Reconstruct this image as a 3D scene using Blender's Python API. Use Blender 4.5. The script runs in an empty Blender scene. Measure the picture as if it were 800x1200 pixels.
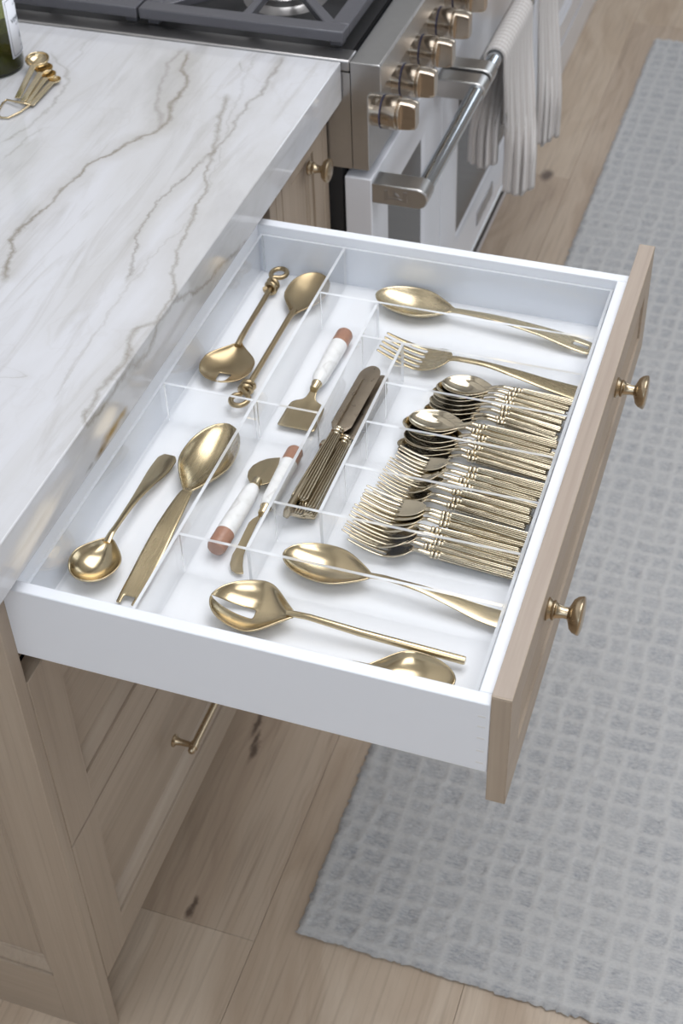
import bpy, math, random
import numpy as np
from mathutils import Vector, Matrix, Euler
random.seed(7); rng = np.random.default_rng(7)
PI = math.pi
SC = bpy.context.scene
COL = SC.collection

# ------------------------------------------------------------------ camera
F, PX, PY = 1710.5489, 381.13, 542.01            # focal length and principal point for 800 x 1200
CAMLOC = Vector((0.6277, -0.7547, 1.8258)); CAMROT = Euler((0.8375, 0.0381, 0.332))
cam = bpy.data.cameras.new('camera'); camo = bpy.data.objects.new('camera', cam); COL.objects.link(camo)
camo.location = CAMLOC; camo.rotation_euler = CAMROT
cam.sensor_fit = 'VERTICAL'; cam.sensor_height = 36; cam.sensor_width = 24; cam.lens = F/1200*36
cam.shift_x = (400-PX)/1200; cam.shift_y = (PY-600)/1200
cam.dof.use_dof = True; cam.dof.focus_distance = 1.45; cam.dof.aperture_fstop = 9.0
cam.clip_start = 0.05
SC.camera = camo

# ------------------------------------------------------------------ world, light, exposure
SC.view_settings.view_transform = 'Standard'; SC.view_settings.look = 'None'
SC.view_settings.exposure = -0.46; SC.view_settings.gamma = 1.0; SC.view_settings.use_curve_mapping = False
w = bpy.data.worlds.new('room_light'); SC.world = w; w.use_nodes = True
bg = w.node_tree.nodes['Background']; bg.inputs[0].default_value = (0.80, 0.90, 1.0, 1); bg.inputs[1].default_value = 1.0
def area(name, loc, target, size, size_y, power, color=(1,1,1)):
    l = bpy.data.lights.new(name, 'AREA'); l.shape = 'RECTANGLE'; l.size = size; l.size_y = size_y
    l.energy = power; l.color = color
    o = bpy.data.objects.new(name, l); COL.objects.link(o); o.location = loc
    o.rotation_euler = (Vector(target)-Vector(loc)).to_track_quat('-Z', 'Y').to_euler()
    return o
area('ceiling_light', (0.7, 0.75, 2.98), (0.7, 0.75, 0), 1.7, 1.9, 58, (0.97, 0.98, 1))
area('fill_light', (3.10, 1.6, 1.65), (0, 1.0, 0.8), 2.2, 1.3, 24, (0.84, 0.92, 1))  # added area light standing in for an unseen window
area('fill_light', (0.9, 4.70, 1.75), (0.5, 0.8, 0.8), 1.6, 1.3, 22, (0.84, 0.92, 1))  # likewise added, for a far window out of view
area('ceiling_light', (0.9, -1.6, 2.98), (0.8, -1.2, 0), 1.4, 1.2, 27, (0.95, 0.975, 1))
area('fill_light', (0.6, -2.5, 1.55), (0.3, 0.6, 0.7), 2.6, 1.7, 21, (0.62, 0.80, 1))  # cool fill added behind the camera to lift the near faces
SC.cycles.transparent_max_bounces = 24
SC.cycles.use_denoising = True
SC.cycles.sample_clamp_indirect = 4.0

RQ = CAMROT.to_matrix()
def at(px, py, z=None, x=None, y=None):
    """world point where the photograph's pixel meets a horizontal or vertical plane"""
    d = RQ @ Vector(((px-PX)/F, -(py-PY)/F, -1))
    if z is not None: t = (z-CAMLOC.z)/d.z
    elif x is not None: t = (x-CAMLOC.x)/d.x
    else: t = (y-CAMLOC.y)/d.y
    return CAMLOC + d*t

# ------------------------------------------------------------------ node helpers
class NT:
    def __init__(s, name):
        s.m = bpy.data.materials.new(name); s.m.use_nodes = True; s.t = s.m.node_tree; s.n = s.t.nodes; s.l = s.t.links
        s.b = s.n['Principled BSDF']; s.out = s.n['Material Output']
    def new(s, typ, **kw):
        n = s.n.new(typ)
        for k, v in kw.items():
            if k in ('inp',):
                for a, b in v.items():
                    if hasattr(b, 'links') : s.l.new(b, n.inputs[a])
                    else: n.inputs[a].default_value = b
            else: setattr(n, k, v)
        return n
    def math(s, op, a, b=None, c=None, clamp=False):
        n = s.new('ShaderNodeMath', operation=op); n.use_clamp = clamp
        for i, v in enumerate((a, b, c)):
            if v is None: continue
            if hasattr(v, 'links'): s.l.new(v, n.inputs[i])
            else: n.inputs[i].default_value = v
        return n.outputs[0]
    def ramp(s, fac, stops, interp='LINEAR'):
        n = s.new('ShaderNodeValToRGB'); cr = n.color_ramp; cr.interpolation = interp
        while len(cr.elements) < len(stops): cr.elements.new(0.5)
        for e, (p, c) in zip(cr.elements, stops):
            e.position = p; e.color = (*c, 1) if len(c) == 3 else c
        s.l.new(fac, n.inputs[0]); return n.outputs[0]
    def mix(s, fac, a, b, blend='MIX'):
        n = s.new('ShaderNodeMix', data_type='RGBA', blend_type=blend)
        for i, v in ((0, fac), (6, a), (7, b)):
            if hasattr(v, 'links'): s.l.new(v, n.inputs[i])
            else: n.inputs[i].default_value = (*v, 1) if isinstance(v, tuple) and len(v) == 3 else v
        return n.outputs[2]
    def coord(s, kind='Object', scale=(1,1,1), rot=(0,0,0), loc=(0,0,0)):
        tc = s.new('ShaderNodeTexCoord'); mp = s.new('ShaderNodeMapping')
        mp.inputs['Scale'].default_value = scale; mp.inputs['Rotation'].default_value = rot; mp.inputs['Location'].default_value = loc
        s.l.new(tc.outputs[kind], mp.inputs[0]); return mp.outputs[0]
    def noise(s, vec, scale=5, detail=4, rough=0.5, dist=0.0):
        n = s.new('ShaderNodeTexNoise'); n.inputs['Scale'].default_value = scale; n.inputs['Detail'].default_value = detail
        n.inputs['Roughness'].default_value = rough; n.inputs['Distortion'].default_value = dist
        if vec is not None: s.l.new(vec, n.inputs['Vector'])
        return n
    def bump(s, h, strength=0.2, dist=0.001, normal=None):
        n = s.new('ShaderNodeBump'); n.inputs['Strength'].default_value = strength; n.inputs['Distance'].default_value = dist
        s.l.new(h, n.inputs['Height'])
        if normal is not None: s.l.new(normal, n.inputs['Normal'])
        s.l.new(n.outputs[0], s.b.inputs['Normal']); return n.outputs[0]
    def set(s, **kw):
        for k, v in kw.items():
            k = k.replace('_', ' ')
            if hasattr(v, 'links'): s.l.new(v, s.b.inputs[k])
            else: s.b.inputs[k].default_value = (*v, 1) if isinstance(v, tuple) and len(v) == 3 else v
        return s
def lin(r, g, b):
    f = lambda c: (c/255/12.92) if c/255 <= .04045 else ((c/255+.055)/1.055)**2.4
    return (f(r), f(g), f(b))

def plain(name, rgb, rough=0.5, metal=0.0, bumpy=None, coat=0.0):
    t = NT(name); t.set(Base_Color=rgb, Roughness=rough, Metallic=metal)
    if coat: t.set(Coat_Weight=coat, Coat_Roughness=0.08)
    if bumpy:
        n = t.noise(t.coord(), bumpy[0], 3); t.bump(n.outputs[0], bumpy[1], 0.001)
    return t.m

def metal(name, rgb, rough, scale=(4, 300, 300), var=0.1, spots=0.12):
    """brushed or worn metal: fine streaks change gloss, soft blotches change tone"""
    t = NT(name); v = t.coord(scale=scale)
    n = t.noise(v, 1.0, 3); n2 = t.noise(t.coord(), 70, 3)
    c = t.mix(t.math('MULTIPLY', n2.outputs[0], spots*2), rgb, tuple(x*0.62 for x in rgb))
    r = t.new('ShaderNodeMapRange', inp={0: n.outputs[0], 3: max(rough-var, .04), 4: rough+var})
    t.set(Base_Color=c, Metallic=1.0, Roughness=r.outputs[0])
    t.bump(n.outputs[0], 0.025, 0.0003)
    return t.m

def wood(name, axis, base, dark, light, fine=1.0):
    sc = {'x': (1.2, 38, 38), 'y': (38, 1.2, 38), 'z': (38, 38, 1.2)}[axis]
    sc2 = {'x': (3, 260, 260), 'y': (260, 3, 260), 'z': (260, 260, 3)}[axis]
    t = NT(name); v = t.coord(scale=tuple(a*fine for a in sc))
    oi = t.new('ShaderNodeObjectInfo')
    off = t.new('ShaderNodeVectorMath', operation='MULTIPLY_ADD')
    n0 = t.noise(t.coord(), 2.3, 2)
    t.l.new(v, off.inputs[2]); t.l.new(n0.outputs['Color'], off.inputs[0]); off.inputs[1].default_value = (.7, .7, .7)
    n = t.noise(off.outputs[0], 1.7, 5, 0.6, 0.2)
    nf = t.noise(t.coord(scale=sc2), 1.0, 2)
    c = t.ramp(n.outputs[0], [(0.32, dark), (0.5, base), (0.68, light)])
    pore = t.math('MULTIPLY', t.math('SUBTRACT', nf.outputs[0], 0.52, clamp=True), 3.0, clamp=True)
    c = t.mix(t.math('MULTIPLY', pore, 0.38), c, tuple(x*0.66 for x in dark))
    t.set(Base_Color=c, Roughness=0.5)
    t.bump(nf.outputs[0], 0.15, 0.0006)
    return t.m

WB, WD, WL = lin(173,157,140), lin(168,152,135), lin(178,163,146)
M = {}
for a in 'xyz': M['wood_'+a] = wood('limed_oak_'+a, a, WB, WD, WL)
for a in 'xyz': M['bright_'+a] = wood('pale_oak_'+a, a, lin(168,154,142), lin(160,145,133), lin(176,162,150))
M['white'] = plain('white_lacquer', (0.83, 0.855, 0.91), 0.38, bumpy=(60, .03))
M['drawer_floor'] = plain('white_drawer_bottom', (0.93, 0.935, 0.955), 0.5)
M['brass'] = metal('brushed_gold', (0.62, 0.51, 0.33), 0.2)
M['brass_soft'] = metal('satin_gold', (0.56, 0.46, 0.29), 0.26)
M['bronze'] = metal('aged_gold', (0.45, 0.35, 0.21), 0.33, scale=(60, 60, 60))
M['champagne'] = metal('champagne_plate', (0.64, 0.565, 0.43), 0.13, var=.06)
M['flutes'] = metal('champagne_flutes', (0.66, 0.59, 0.45), 0.2, scale=(30, 30, 30), var=.06)
M['dark_groove'] = metal('dark_groove_metal', (0.24, 0.19, 0.12), 0.4)  # darker metal for the groove faces, so the ribs stand out
M['knife'] = metal('worn_knife_blade', (0.42, 0.35, 0.27), 0.3, scale=(90, 90, 90), spots=.3)
M['knob'] = metal('knob_brass', (0.52, 0.42, 0.29), 0.24)
M['steel'] = metal('brushed_steel', (0.46, 0.45, 0.45), 0.36, var=.03, scale=(12, 2, 12))
M['steel_z'] = metal('brushed_steel_side', (0.56, 0.555, 0.55), 0.3, var=.05, scale=(3, 60, 120))
M['chrome'] = metal('polished_bar', (0.62, 0.66, 0.70), 0.09, scale=(200, 2, 200), var=.04)
M['range_knob'] = metal('range_knob_metal', (0.58, 0.50, 0.41), 0.2, scale=(20, 20, 20), var=.05)
M['iron'] = plain('grate_iron', (0.11, 0.11, 0.125), 0.4, 0.3, bumpy=(300, .25))
M['black'] = plain('black_enamel', (0.012, 0.012, 0.014), 0.12)
M['dark'] = plain('dark_gap', (0.02, 0.02, 0.022), 0.7)
M['oven_white'] = plain('white_enamel', (0.76, 0.78, 0.84), 0.18, coat=.3)
M['oven_glass'] = plain('oven_glass', (0.06, 0.055, 0.05), 0.12)
M['marble'] = None
M['paper'] = plain('label_paper', (0.80, 0.82, 0.88), 0.6)
M['ink'] = plain('label_ink', (0.06, 0.07, 0.09), 0.6)
M['kick'] = plain('kick_paint', (0.42, 0.41, 0.41), 0.5)
M['plaster'] = plain('wall_paint', (0.66, 0.65, 0.64), 0.8); M['ceiling'] = plain('ceiling_paint', (0.85, 0.85, 0.85), 0.8)

t = NT('white_marble'); n = t.noise(t.coord(), 60, 5, .6, 1.5)
t.set(Base_Color=t.ramp(n.outputs[0], [(.28, (.70,.69,.68)), (.42, (.82,.82,.81)), (.7, (.87,.87,.87))]), Roughness=.3); M['marble'] = t.m
t = NT('terracotta_cap'); n = t.noise(t.coord(scale=(1, 1, 1)), 300, 3)
t.set(Base_Color=t.mix(n.outputs[0], lin(150,108,88), lin(178,136,114)), Roughness=.35); M['copper'] = t.m

# clear acrylic sheet: both faces let light straight through, reflection grows towards grazing
def acrylic(name, tint, gloss):
    t = NT(name); t.n.remove(t.b)
    lw = t.new('ShaderNodeLayerWeight'); lw.inputs[0].default_value = .5
    p = t.math('POWER', lw.outputs['Facing'], 4.5)
    f = t.math('MULTIPLY_ADD', p, .75, gloss)
    tr = t.new('ShaderNodeBsdfTransparent'); tr.inputs[0].default_value = (*tint, 1)
    gl = t.new('ShaderNodeBsdfGlossy'); gl.inputs['Roughness'].default_value = .02
    mx = t.new('ShaderNodeMixShader'); t.l.new(f, mx.inputs[0]); t.l.new(tr.outputs[0], mx.inputs[1]); t.l.new(gl.outputs[0], mx.inputs[2])
    t.l.new(mx.outputs[0], t.out.inputs[0]); return t.m
M['acrylic'] = acrylic('clear_acrylic', (.988, .991, .994), .02)
t = NT('acrylic_cut_edge'); t.set(Base_Color=(.90, .92, .95), Roughness=.3, Transmission_Weight=.55, IOR=1.3); M['acrylic_edge'] = t.m

# bottle glass
t = NT('green_glass'); t.set(Base_Color=(.28, .31, .10), Roughness=.02, Transmission_Weight=1.0, IOR=1.5); M['glass'] = t.m
t = NT('olive_liquid'); t.set(Base_Color=(.20, .19, .03), Roughness=.2, Transmission_Weight=.35); M['liquid'] = t.m

# stone worktop: flowing cloudy bands, drawn veins and hairline cracks
def stone():
    t = NT('veined_quartzite')
    tc = t.new('ShaderNodeTexCoord'); ob = tc.outputs['Object']
    sep = t.new('ShaderNodeSeparateXYZ'); t.l.new(ob, sep.inputs[0])
    X, Y, Z = sep.outputs
    Xz = t.math('MULTIPLY_ADD', t.math('SUBTRACT', Z, .915), .9, X)
    cl = t.noise(t.coord(scale=(7, 1.6, 5), rot=(0, 0, .25)), 1.0, 6, .6, .8)
    c = t.ramp(cl.outputs[0], [(.25, lin(180,179,180)), (.42, lin(198,198,200)), (.6, lin(206,207,212)), (.8, lin(194,194,197))])
    st = t.noise(t.coord(scale=(34, 3.2, 20), rot=(0, 0, .3)), 1.0, 5, .6, 1.2)
    c = t.mix(t.math('MULTIPLY', t.math('SUBTRACT', .48, st.outputs[0], clamp=True), 2.2, clamp=True), c, lin(160,156,152))
    wob = t.noise(ob, 26, 5, .65); wob2 = t.noise(ob, 5, 3)
    Xw = t.math('ADD', Xz, t.math('MULTIPLY_ADD', wob.outputs[0], .028, -.014))
    brk = t.noise(ob, 40, 4, .7)
    def vein(pts, width, strength, col, halo=0.25):
        nonlocal c
        P = [at(px, py, z=.915) for px, py in pts]; P = sorted(((p.y, p.x) for p in P))
        y0, y1 = P[0][0], P[-1][0]; xs = [p[1] for p in P]; x0, x1 = min(xs)-.01, max(xs)+.01
        u = t.new('ShaderNodeMapRange', inp={0: Y, 1: y0, 2: y1})
        fc = t.new('ShaderNodeFloatCurve'); cv = fc.mapping.curves[0]
        pp = [((y-y0)/(y1-y0), (x-x0)/(x1-x0)) for y, x in P]
        cv.points[0].location = pp[0]; cv.points[1].location = pp[-1]
        for q in pp[1:-1]: cv.points.new(*q)
        fc.mapping.update(); t.l.new(u.outputs[0], fc.inputs[1])
        fx = t.math('MULTIPLY_ADD', fc.outputs[0], x1-x0, x0)
        d = t.math('ABSOLUTE', t.math('SUBTRACT', Xw, fx))
        wd = t.math('MULTIPLY_ADD', wob2.outputs[0], width*2.6, width*.3)
        a = t.math('SUBTRACT', 1.0, t.math('DIVIDE', d, wd), clamp=True)
        h = t.math('SUBTRACT', 1.0, t.math('DIVIDE', d, width*9), clamp=True)
        ends = t.math('MULTIPLY', t.math('MULTIPLY', t.math('SUBTRACT', Y, y0-.004), 60, clamp=True), t.math('MULTIPLY', t.math('SUBTRACT', y1+.004, Y), 60, clamp=True))
        m = t.math('MULTIPLY', t.math('MULTIPLY', a, ends), t.math('MULTIPLY_ADD', brk.outputs[0], strength*1.25, strength*.02), clamp=True)
        hm = t.math('MULTIPLY', t.math('MULTIPLY', h, ends), halo*strength)
        c = t.mix(hm, c, lin(160,154,144)); c = t.mix(m, c, col)
    g = lin(118,109,92); g2 = lin(132,126,118)
    vein([(222,60),(214,82),(218,100),(203,122),(188,150),(163,161),(130,180),(95,200),(70,226),(50,247),(25,268),(14,290),(6,330)], .0032, .95, g, .4)
    vein([(216,56),(200,72),(189,95),(186,125),(187,150)], .003, .6, g2)
    vein([(333,66),(310,100),(287,130),(272,152),(236,188),(200,222),(176,247),(160,285),(150,330)], .0024, .8, g2)
    vein([(265,110),(262,122),(254,150),(246,184),(238,230),(222,262),(210,290),(202,320),(199,348),(186,372),(160,385),(140,430),(118,462),(100,500),(92,530)], .0032, .75, g)
    vein([(60,60),(64,72),(80,84),(72,110),(30,150),(0,168)], .002, .55, g2)
    vein([(112,42),(95,60),(78,84),(92,92)], .002, .35, g2)
    vein([(282,70),(284,82),(292,86)], .0015, .5, g2)
    vein([(0,188),(22,172),(50,150),(88,152)], .0015, .4, g2)
    vein([(-40,420),(-10,445),(20,452),(30,440)], .002, .5, g2)
    vein([(300,62),(262,160),(226,250),(180,300),(120,380),(60,470)], .0016, .28, g2)
    # hairline cracks
    vo = t.new('ShaderNodeTexVoronoi', feature='DISTANCE_TO_EDGE'); vo.inputs['Scale'].default_value = 1.0
    mp = t.coord(scale=(9, 3.5, 6), rot=(0, 0, .5)); ad = t.new('ShaderNodeVectorMath', operation='ADD')
    nn = t.noise(ob, 11, 4); t.l.new(mp, ad.inputs[0]); t.l.new(nn.outputs['Color'], ad.inputs[1]); t.l.new(ad.outputs[0], vo.inputs['Vector'])
    hc = t.math('MULTIPLY', t.math('SUBTRACT', .022, vo.outputs[0], clamp=True), 16, clamp=True)
    c = t.mix(t.math('MULTIPLY', hc, t.math('SUBTRACT', wob2.outputs[0], .38, clamp=True)), c, lin(160,152,142))
    # rusty gold stain on the front edge
    def stain(px, py, r, col, s):
        nonlocal c
        p = at(px, py, x=.0234)
        d = t.new('ShaderNodeVectorMath', operation='DISTANCE'); d.inputs[1].default_value = (p.x, p.y*.45, p.z*1.5)
        sc = t.new('ShaderNodeVectorMath', operation='MULTIPLY_ADD'); t.l.new(nn.outputs['Color'], sc.inputs[0]); sc.inputs[1].default_value = (.03,)*3; t.l.new(ob, sc.inputs[2])
        s2 = t.new('ShaderNodeVectorMath', operation='SUBTRACT'); t.l.new(sc.outputs[0], s2.inputs[0]); s2.inputs[1].default_value = (.015,)*3
        s3 = t.new('ShaderNodeVectorMath', operation='MULTIPLY'); t.l.new(s2.outputs[0], s3.inputs[0]); s3.inputs[1].default_value = (1, .45, 1.5); t.l.new(s3.outputs[0], d.inputs[0])
        f = t.math('MULTIPLY', t.math('SUBTRACT', 1.0, t.math('DIVIDE', d.outputs['Value'], r), clamp=True), t.math('MULTIPLY', brk.outputs[0], s*2), clamp=True)
        c = t.mix(f, c, col)
    stain(132, 504, .014, lin(160,134,92), 1.0); stain(142, 488, .008, lin(170,146,104), .9); stain(120, 526, .009, lin(130,110,78), 1.1); stain(106, 548, .006, lin(84,74,58), 1.2)
    t.set(Base_Color=c, Roughness=.09, Coat_Weight=.15, Coat_Roughness=.03)
    return t.m
M['stone'] = stone()

# floor boards
def board(name, base, dark, light):
    t = NT(name); ob = t.new('ShaderNodeTexCoord').outputs['Object']
    oi = t.new('ShaderNodeObjectInfo')
    mp = t.new('ShaderNodeMapping'); t.l.new(ob, mp.inputs[0]); mp.inputs['Scale'].default_value = (13, 1.3, 1)
    cmb = t.new('ShaderNodeCombineXYZ'); t.l.new(t.math('MULTIPLY', oi.outputs['Random'], 40), cmb.inputs[2]); t.l.new(cmb.outputs[0], mp.inputs['Location'])
    n0 = t.noise(ob, 2.0, 3); ad = t.new('ShaderNodeVectorMath', operation='MULTIPLY_ADD')
    t.l.new(n0.outputs['Color'], ad.inputs[0]); ad.inputs[1].default_value = (3.5, 1.2, 0); t.l.new(mp.outputs[0], ad.inputs[2])
    n = t.noise(ad.outputs[0], 1.0, 6, .6, .9)
    c = t.ramp(n.outputs[0], [(.28, dark), (.45, base), (.62, light), (.78, base)])
    f = t.noise(t.coord(scale=(150, 5, 1)), 1.0, 3)
    c = t.mix(t.math('MULTIPLY', t.math('SUBTRACT', f.outputs[0], .5, clamp=True), 2.2, clamp=True), c, tuple(x*.72 for x in dark))
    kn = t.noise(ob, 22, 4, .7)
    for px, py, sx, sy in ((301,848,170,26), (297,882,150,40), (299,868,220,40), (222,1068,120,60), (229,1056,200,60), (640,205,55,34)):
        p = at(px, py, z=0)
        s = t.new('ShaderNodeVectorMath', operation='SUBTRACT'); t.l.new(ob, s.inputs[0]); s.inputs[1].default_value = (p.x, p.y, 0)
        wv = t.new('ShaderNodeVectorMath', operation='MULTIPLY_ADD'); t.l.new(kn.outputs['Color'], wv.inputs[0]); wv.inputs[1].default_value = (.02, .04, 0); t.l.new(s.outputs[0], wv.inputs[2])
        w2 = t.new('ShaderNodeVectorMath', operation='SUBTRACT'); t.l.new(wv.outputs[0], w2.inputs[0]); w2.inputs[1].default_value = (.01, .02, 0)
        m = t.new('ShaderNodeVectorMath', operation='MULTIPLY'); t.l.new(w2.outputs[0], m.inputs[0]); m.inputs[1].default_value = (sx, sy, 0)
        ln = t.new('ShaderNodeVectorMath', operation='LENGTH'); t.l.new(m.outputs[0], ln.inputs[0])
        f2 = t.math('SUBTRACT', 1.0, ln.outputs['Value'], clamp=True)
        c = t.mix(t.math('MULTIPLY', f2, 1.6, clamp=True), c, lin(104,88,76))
    t.set(Base_Color=c, Roughness=.42); t.bump(f.outputs[0], .12, .0005)
    return t.m
BOARDS = [board('oak_board_a', lin(190,170,148), lin(174,152,131), lin(201,183,163)),
          board('oak_board_b', lin(183,163,143), lin(167,147,128), lin(194,176,157)),
          board('oak_board_c', lin(193,174,154), lin(179,158,137), lin(205,188,169))]

# ------------------------------------------------------------------ mesh helpers
class MB:
    def __init__(s): s.v = []; s.f = []; s.mi = []
    def add(s, vs, fs, mi=0):
        o = len(s.v); s.v += [tuple(v) for v in vs]; s.f += [tuple(o+i for i in f) for f in fs]
        s.mi += [mi]*len(fs) if isinstance(mi, int) else list(mi); return s
    def box(s, x0, x1, y0, y1, z0, z1, mi=0):
        vs = [(x, y, z) for z in (z0, z1) for y in (y0, y1) for x in (x0, x1)]
        return s.add(vs, [(0,2,3,1), (4,5,7,6), (0,1,5,4), (2,6,7,3), (0,4,6,2), (1,3,7,5)], mi)
    def ring(s, rings, caps=True, mi=0):
        n = len(rings[0]); vs = [p for r in rings for p in r]; fs = []
        for i in range(len(rings)-1):
            for j in range(n):
                k = (j+1) % n; fs.append((i*n+j, i*n+k, (i+1)*n+k, (i+1)*n+j))
        if caps: fs.append(tuple(reversed(range(n)))); fs.append(tuple((len(rings)-1)*n+j for j in range(n)))
        return s.add(vs, fs, mi)
    def tube(s, pts, r, n=10, caps=True, flat=1.0):
        pts = [Vector(p) for p in pts]; rs = r if isinstance(r, (list, tuple)) else [r]*len(pts)
        up = None; rings = []
        for i, p in enumerate(pts):
            d = (pts[min(i+1, len(pts)-1)]-pts[max(i-1, 0)]).normalized()
            if up is None:
                up = Vector((0,0,1)) if abs(d.z) < .9 else Vector((1,0,0))
            up = (up-d*up.dot(d)).normalized(); sd = d.cross(up)
            rings.append([p+(sd*math.cos(2*PI*j/n)+up*math.sin(2*PI*j/n)*flat)*rs[i] for j in range(n)])
        return s.ring(rings, caps)
    def lathe(s, prof, origin=(0,0,0), axis='z', n=24, caps=True):
        O = Vector(origin); rings = []
        for h, r in prof:
            ring = []
            for j in range(n):
                a = 2*PI*j/n; c, q = r*math.cos(a), r*math.sin(a)
                ring.append(O+Vector({'z': (c, q, h), 'x': (h, c, q), 'y': (q, h, c)}[axis]))
            rings.append(ring)
        return s.ring(rings, caps)
    def mesh(s, name, mats, smooth=40, merge=False):
        me = bpy.data.meshes.new(name); me.from_pydata(s.v, [], s.f)
        mats = mats if isinstance(mats, (list, tuple)) else [mats]
        for m in mats: me.materials.append(m)
        if any(s.mi): me.polygons.foreach_set('material_index', s.mi)
        me.validate(); me.update()
        import bmesh
        bm = bmesh.new(); bm.from_mesh(me)
        if merge: bmesh.ops.remove_doubles(bm, verts=bm.verts, dist=1e-6)
        bmesh.ops.recalc_face_normals(bm, faces=bm.faces); bm.to_mesh(me); bm.free()
        if smooth:
            me.polygons.foreach_set('use_smooth', [True]*len(me.polygons)); me.set_sharp_from_angle(angle=math.radians(smooth))
        return me
    def build(s, name, mats, parent=None, bevel=0, smooth=40, seg=2, label=None, merge=False):
        o = bpy.data.objects.new(name, s.mesh(name, mats, smooth, merge)); COL.objects.link(o)
        if parent is not None: o.parent = parent
        if bevel:
            b = o.modifiers.new('bevel', 'BEVEL'); b.width = bevel; b.segments = seg; b.limit_method = 'ANGLE'; b.angle_limit = math.radians(50)
        if label: o['label'] = label
        return o
def box(name, mat, x0, x1, y0, y1, z0, z1, parent=None, bevel=.001, label=None):
    return MB().box(x0, x1, y0, y1, z0, z1).build(name, mat, parent, bevel, label=label)
def empty(name, loc=(0,0,0), rot=(0,0,0)):
    o = bpy.data.objects.new(name, None); COL.objects.link(o); o.location = loc; o.rotation_euler = rot; o.empty_display_size = .02; return o
def tag(o, label, cat, group=None):
    o['label'] = label; o['category'] = cat
    if group: o['group'] = group
    return o
def structure(o, label=None):
    o['kind'] = 'structure'
    if label: o['label'] = label
    return o
def copy_tree(o, parent=None):
    c = o.copy(); COL.objects.link(c); c.parent = parent
    for ch in list(o.children): copy_tree(ch, c)
    return c

# recessed-panel front on plane facing +x (a='x') or -y (a='y'); raised frame, sloped bead, sunk panel
def panel_front(u0, u1, z0, z1, thick, rail, depth, bead, plane, zlo=0):
    """returns MB in (u, w, z): w outward; frame face at w=0, back at -thick"""
    b = MB()
    def rect(m, w):
        q = zlo*(1 if m > 0 else 0)
        return [(u0+m, w, z0+m+q), (u1-m, w, z0+m+q), (u1-m, w, z1-m), (u0+m, w, z1-m)]
    loops = [rect(0, -thick), rect(0, 0), rect(rail, 0), rect(rail+.0003, -.0052), rect(rail+.0019, -.0052), rect(rail+.0023, -.0026), rect(rail+.0045, -.0032), rect(rail+bead*.85, -depth*.86), rect(rail+bead, -depth), rect(rail+bead+.0004, -depth-.0012), rect(rail+bead+.0022, -depth-.0012), rect(rail+bead+.0028, -depth)]
    vs = [p for l in loops for p in l]; fs = [(3, 2, 1, 0)]
    for i in range(len(loops)-1):
        for j in range(4):
            k = (j+1) % 4; fs.append((i*4+j, i*4+k, (i+1)*4+k, (i+1)*4+j))
    n = (len(loops)-1)*4; fs.append((n, n+1, n+2, n+3))
    if plane == 'x': vs = [(w, u, z) for u, w, z in vs]
    else: vs = [(u, -w, z) for u, w, z in vs]
    b.add(vs, fs); return b

# ------------------------------------------------------------------ dimensions (metres)
ZC, ZCB, XC = .915, .8578, .0234          # worktop top, underside, front edge
YR = .9548                                # where the range begins
L, TF = .4697, .0183                      # open drawer: box length, front thickness
YN, YF, ZR, ZBX, WT = .0182, .6775, .8386, .7438, .0133
S = .0174

# ------------------------------------------------------------------ floor
M['screed'] = plain('subfloor_brown', lin(96,80,68), .8)  # brown slab below the boards, visible in their joints
fl = structure(box('floor', M['screed'], -.72, 3.2, -2.6, 4.8, -.05, -.012, bevel=0))
edge = .1276; pw = .29
k = 0
for i in range(-4, 13):
    x0 = edge+(i)*pw; x1 = x0+pw
    cuts = [-2.6]; y = -2.6+((i*37) % 11)*.17
    if i == -1: cuts = [-2.6, -1.5, .183, 2.25, 4.8]
    elif i == 0: cuts = [-2.6, -.62, 1.22, 3.1, 4.8]
    else:
        while y < 4.4:
            y += 1.9
            if y < 4.6: cuts.append(y)
        cuts.append(4.8)
    for a, b in zip(cuts[:-1], cuts[1:]):
        o = box('floor_plank', BOARDS[(k*2+i) % 3], x0+.0003, x1-.0003, a+.0003, b-.0003, -.012, -.0001*((k*7) % 3), fl, bevel=.0004); k += 1

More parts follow.
